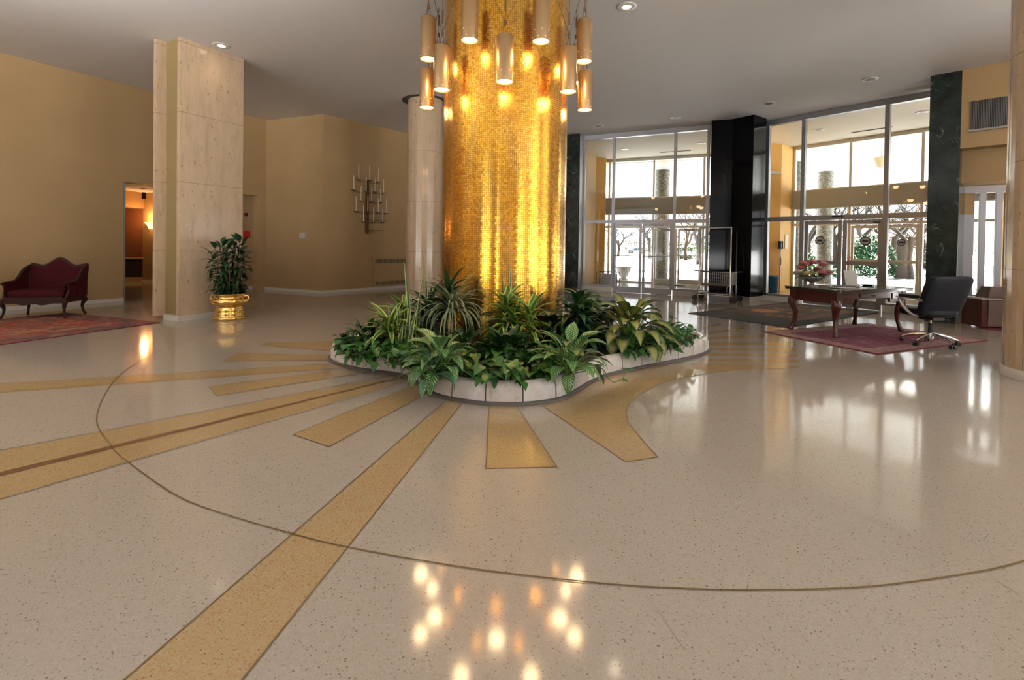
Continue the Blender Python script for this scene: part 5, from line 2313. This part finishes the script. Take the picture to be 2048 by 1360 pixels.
# exit box in corridor
p_ = onw(290.5, 392, CB + Vector((0, -.95, 0)), CA + Vector((0, -1.2, 0)))
mb = MB()
mb.box((0, 0, 0), (.08, .08, .2))
tag(mb.build('speaker', M['black'], loc=p_ + Vector((0, -.05, 0)), bevel=.01), 'small black box fixed high in the corridor', 'speaker')

# ------------------------------------------------------------------ vestibule things
p_ = G(1545, 584)
bn = thing('waste_bin', 'blue plastic bin standing in the right vestibule', 'bin', (7.42, 13.35, 0), 0)
bk = G(1545, 584)
bn.location = (7.5, 13.75, 0)
mb = MB()
mb.lathe([(.0001, .01), (.11, .01), (.14, .50), (.15, .50), (.15, .54), (.13, .54), (.10, .03), (.0001, .03)], n=24)
mb.build('bin_body', M['blue'], bn)
pa, pb = Vector((8.31, 14.90, 0)), Vector((8.96, 15.35, 0))
pd = (pb - pa).normalized()
pn = Vector((pd.y, -pd.x, 0))
h_ = onw(1563, 490, Vector((7.96, 14.89, 0)), Vector((8.31, 14.90, 0)))
ph = thing('wall_phone', 'black wall phone with hanging cord on the ochre pier', 'phone', (8.30, 14.86, h_.z))
mb = MB()
mb.box((0, -.02, 0), (.13, .07, .24))
mb.build('body', M['black'], ph, .01)
mb = MB()
mb.tube([(-.03, -.07, -.08), (-.045, -.085, 0), (-.03, -.07, .08)], .025, 8)
mb.build('handset', M['black'], ph)
mb = MB()
mb.tube([(-.02, -.05, -.12), (-.03, -.06, -.3), (.0, -.06, -.5), (-.01, -.06, -.62)], .012, 6)
mb.build('cord', M['black'], ph)
a, b = onw(1567, 471, pa, pb), onw(1578, 496, pa, pb)
c = (a + b) / 2
mb = MB()
mb.box((0, 0, 0), (.20, .008, .44))
o = mb.build('notice', M['lantern'], loc=c + pn * .01)
o.rotation_euler = (0, 0, math.atan2(pd.y, pd.x))
tag(o, 'cream paper notice on the ochre pier beside the phone', 'notice')
q = G(1565, 581)
mb = MB()
mb.tube([(0, 0, 0), (.02, .03, 1.05)], .012, 6)
tag(mb.build('walking_stick', M['bronze_d'], loc=(8.22, 14.72, 0)), 'thin brown pole leaning below the wall phone', 'pole')
# newspaper rack left vestibule
q = G(1192, 575)
rk = thing('newspaper_rack', 'low black wire rack in the left vestibule', 'rack', (2.62, 14.75, 0), math.atan2(g1.y, g1.x))
mb = MB()
for x in (0, .62):
    for y in (0, .32):
        mb.tube([(x, y, 0), (x, y, .52)], .012, 6)
for z in (.06, .52):
    mb.tube([(0, 0, z), (.62, 0, z), (.62, .32, z), (0, .32, z)], .01, 6, closed=True)
mb.build('rack_frame', M['black'], rk)
mb = MB()
mb.box((.31, .16, .07), (.6, .3, .01))
mb.build('shelf', M['black'], rk)
rg = math.atan2(g1.y, g1.x)
for k in range(5):
    mb = MB()
    mb.box((0, 0, 0), (.50 - .03 * (k % 2), .26, .075))
    c = Vector((2.62, 14.75, 0)) + Vector((math.cos(rg), math.sin(rg), 0)) * (.31 + .01 * (k % 3)) + Vector((-math.sin(rg), math.cos(rg), 0)) * .16
    o = mb.build('newspaper_bundle', M['paper'], loc=(c.x, c.y, .115 + .080 * k), bevel=.012)
    o.rotation_euler = (0, 0, rg + .05 * ((k * 7) % 3 - 1))
    tag(o, ['newspaper bundle at the bottom of the wire rack', 'newspaper bundle second from the bottom of the wire rack', 'newspaper bundle in the middle of the wire rack',
            'newspaper bundle just under the topmost in the wire rack', 'topmost newspaper bundle in the wire rack'][k], 'newspapers', 'newspaper bundles in the wire rack')
# stone planter outside
uq = Vector((.233 * 18.9, 18.9, -.02))
su = thing('stone_planter', 'fluted stone planter outside the left entrance', 'planter', uq)
mb = MB()
mb.lathe([(.16, 0), (.18, .04), (.10, .10), (.16, .18), (.26, .40), (.31, .52), (.30, .56), (.25, .56), (.2, .45), (.0001, .42)], n=40, rad=lambda q: 1 + .03 * math.cos(16 * q))
mb.build('bowl', M['concrete'], su)

# ------------------------------------------------------------------ light
w = bpy.data.worlds.new('world')
scn.world = w
w.use_nodes = True
bg = w.node_tree.nodes['Background']
bg.inputs[0].default_value = (.97, .98, 1.0, 1)
bg.inputs[1].default_value = 1.75
sun = bpy.data.lights.new('sun', 'SUN')
sun.energy = 110
sun.angle = .01
sun.color = (1, .97, .93)
so = bpy.data.objects.new('sun', sun)
COL.objects.link(so)
so.rotation_euler = Euler((math.radians(-42), 0, math.radians(-35)))

# lit downlights further down: first two in view, the rest unseen, added for light
# added floor lamps, unseen beside and behind the viewpoint, to brighten the ceiling
for x, y, lab in ((-3.0, -4.0, 'added brass torchiere fill lamp behind the viewpoint on the left'), (3.0, -3.6, 'added brass torchiere fill lamp behind the viewpoint on the right'),
                  (7.6, 1.2, 'added brass torchiere fill lamp by the window wall on the right'), (-5.6, 2.6, 'added brass torchiere fill lamp near the left wall beside the viewpoint')):
    th = thing('added_fill_torchiere', lab, 'added fill lamp', (x, y, 0))
    mb = MB()
    mb.lathe([(.16, 0), (.16, .02), (.03, .04), (.02, .06)], n=28)
    mb.build('base', M['brass'], th)
    mb = MB()
    mb.tube([(0, 0, .05), (0, 0, 1.75)], .013, 10)
    mb.build('pole', M['brass'], th)
    mb = MB()
    mb.lathe([(.02, 1.74), (.12, 1.80), (.19, 1.90), (.18, 1.90), (.11, 1.81), (.02, 1.76)], n=32, cap=False)
    mb.build('shade', M['bronze'], th)
    l = bpy.data.lights.new('added_fill_uplight', 'SPOT')
    l.energy = 600 if x < -5 else (300 if x < 5 else 170)
    l.spot_size = math.radians(150)
    l.spot_blend = .6
    l.color = (1, .93, .86)
    l.shadow_soft_size = .06
    o = bpy.data.objects.new('added_fill_uplight', l)
    COL.objects.link(o)
    o.parent = th
    o.location = (0, 0, 1.93)
    o.rotation_euler = (PI, 0, 0)
k = 0
rowsdl = [(-4.87, 8.01, 'x'), (1.50, 6.52, 'x'), (-6.5, 4.0, 'near the left rug, first'), (-3.4, 1.6, 'above the floor ring, left'), (3.8, 2.6, 'above the floor ring, right'),
          (-7.5, -1.5, 'behind the viewpoint, left'), (0, -2.5, 'behind the viewpoint, middle'), (6.0, -1.0, 'behind the viewpoint, right')]  # unseen downlights added for light, except the first two
for x, y, lab in rowsdl:
    if lab != 'x':
        th = recess_light(x, y, H, True, 'added unseen ceiling downlight ' + lab)
    else:
        th = None
    l = bpy.data.lights.new('downlight_lamp', 'SPOT')
    l.energy = 45 if lab != 'x' else 8
    l.spot_size = math.radians(125)
    l.spot_blend = .8
    l.color = (1, .80, .56)
    l.shadow_soft_size = .09
    o = bpy.data.objects.new('downlight_lamp', l)
    COL.objects.link(o)
    o.location = (x, y, H - .03)
for (u, v) in ((1250, 298), (1403, 286.5), (1637, 259), (1845, 224)):
    pass

# ------------------------------------------------------------------ render look
scn.view_settings.view_transform = 'Standard'
scn.view_settings.look = 'None'
scn.view_settings.exposure = 0.08
scn.view_settings.gamma = 1
scn.view_settings.use_curve_mapping = False
cy = scn.cycles
cy.use_denoising = True
cy.max_bounces = 7
cy.diffuse_bounces = 4
cy.glossy_bounces = 4
cy.transmission_bounces = 4
cy.transparent_max_bounces = 12
cy.caustics_reflective = False
cy.caustics_refractive = False
cy.sample_clamp_indirect = 6
cy.use_adaptive_sampling = True
cy.adaptive_threshold = .03
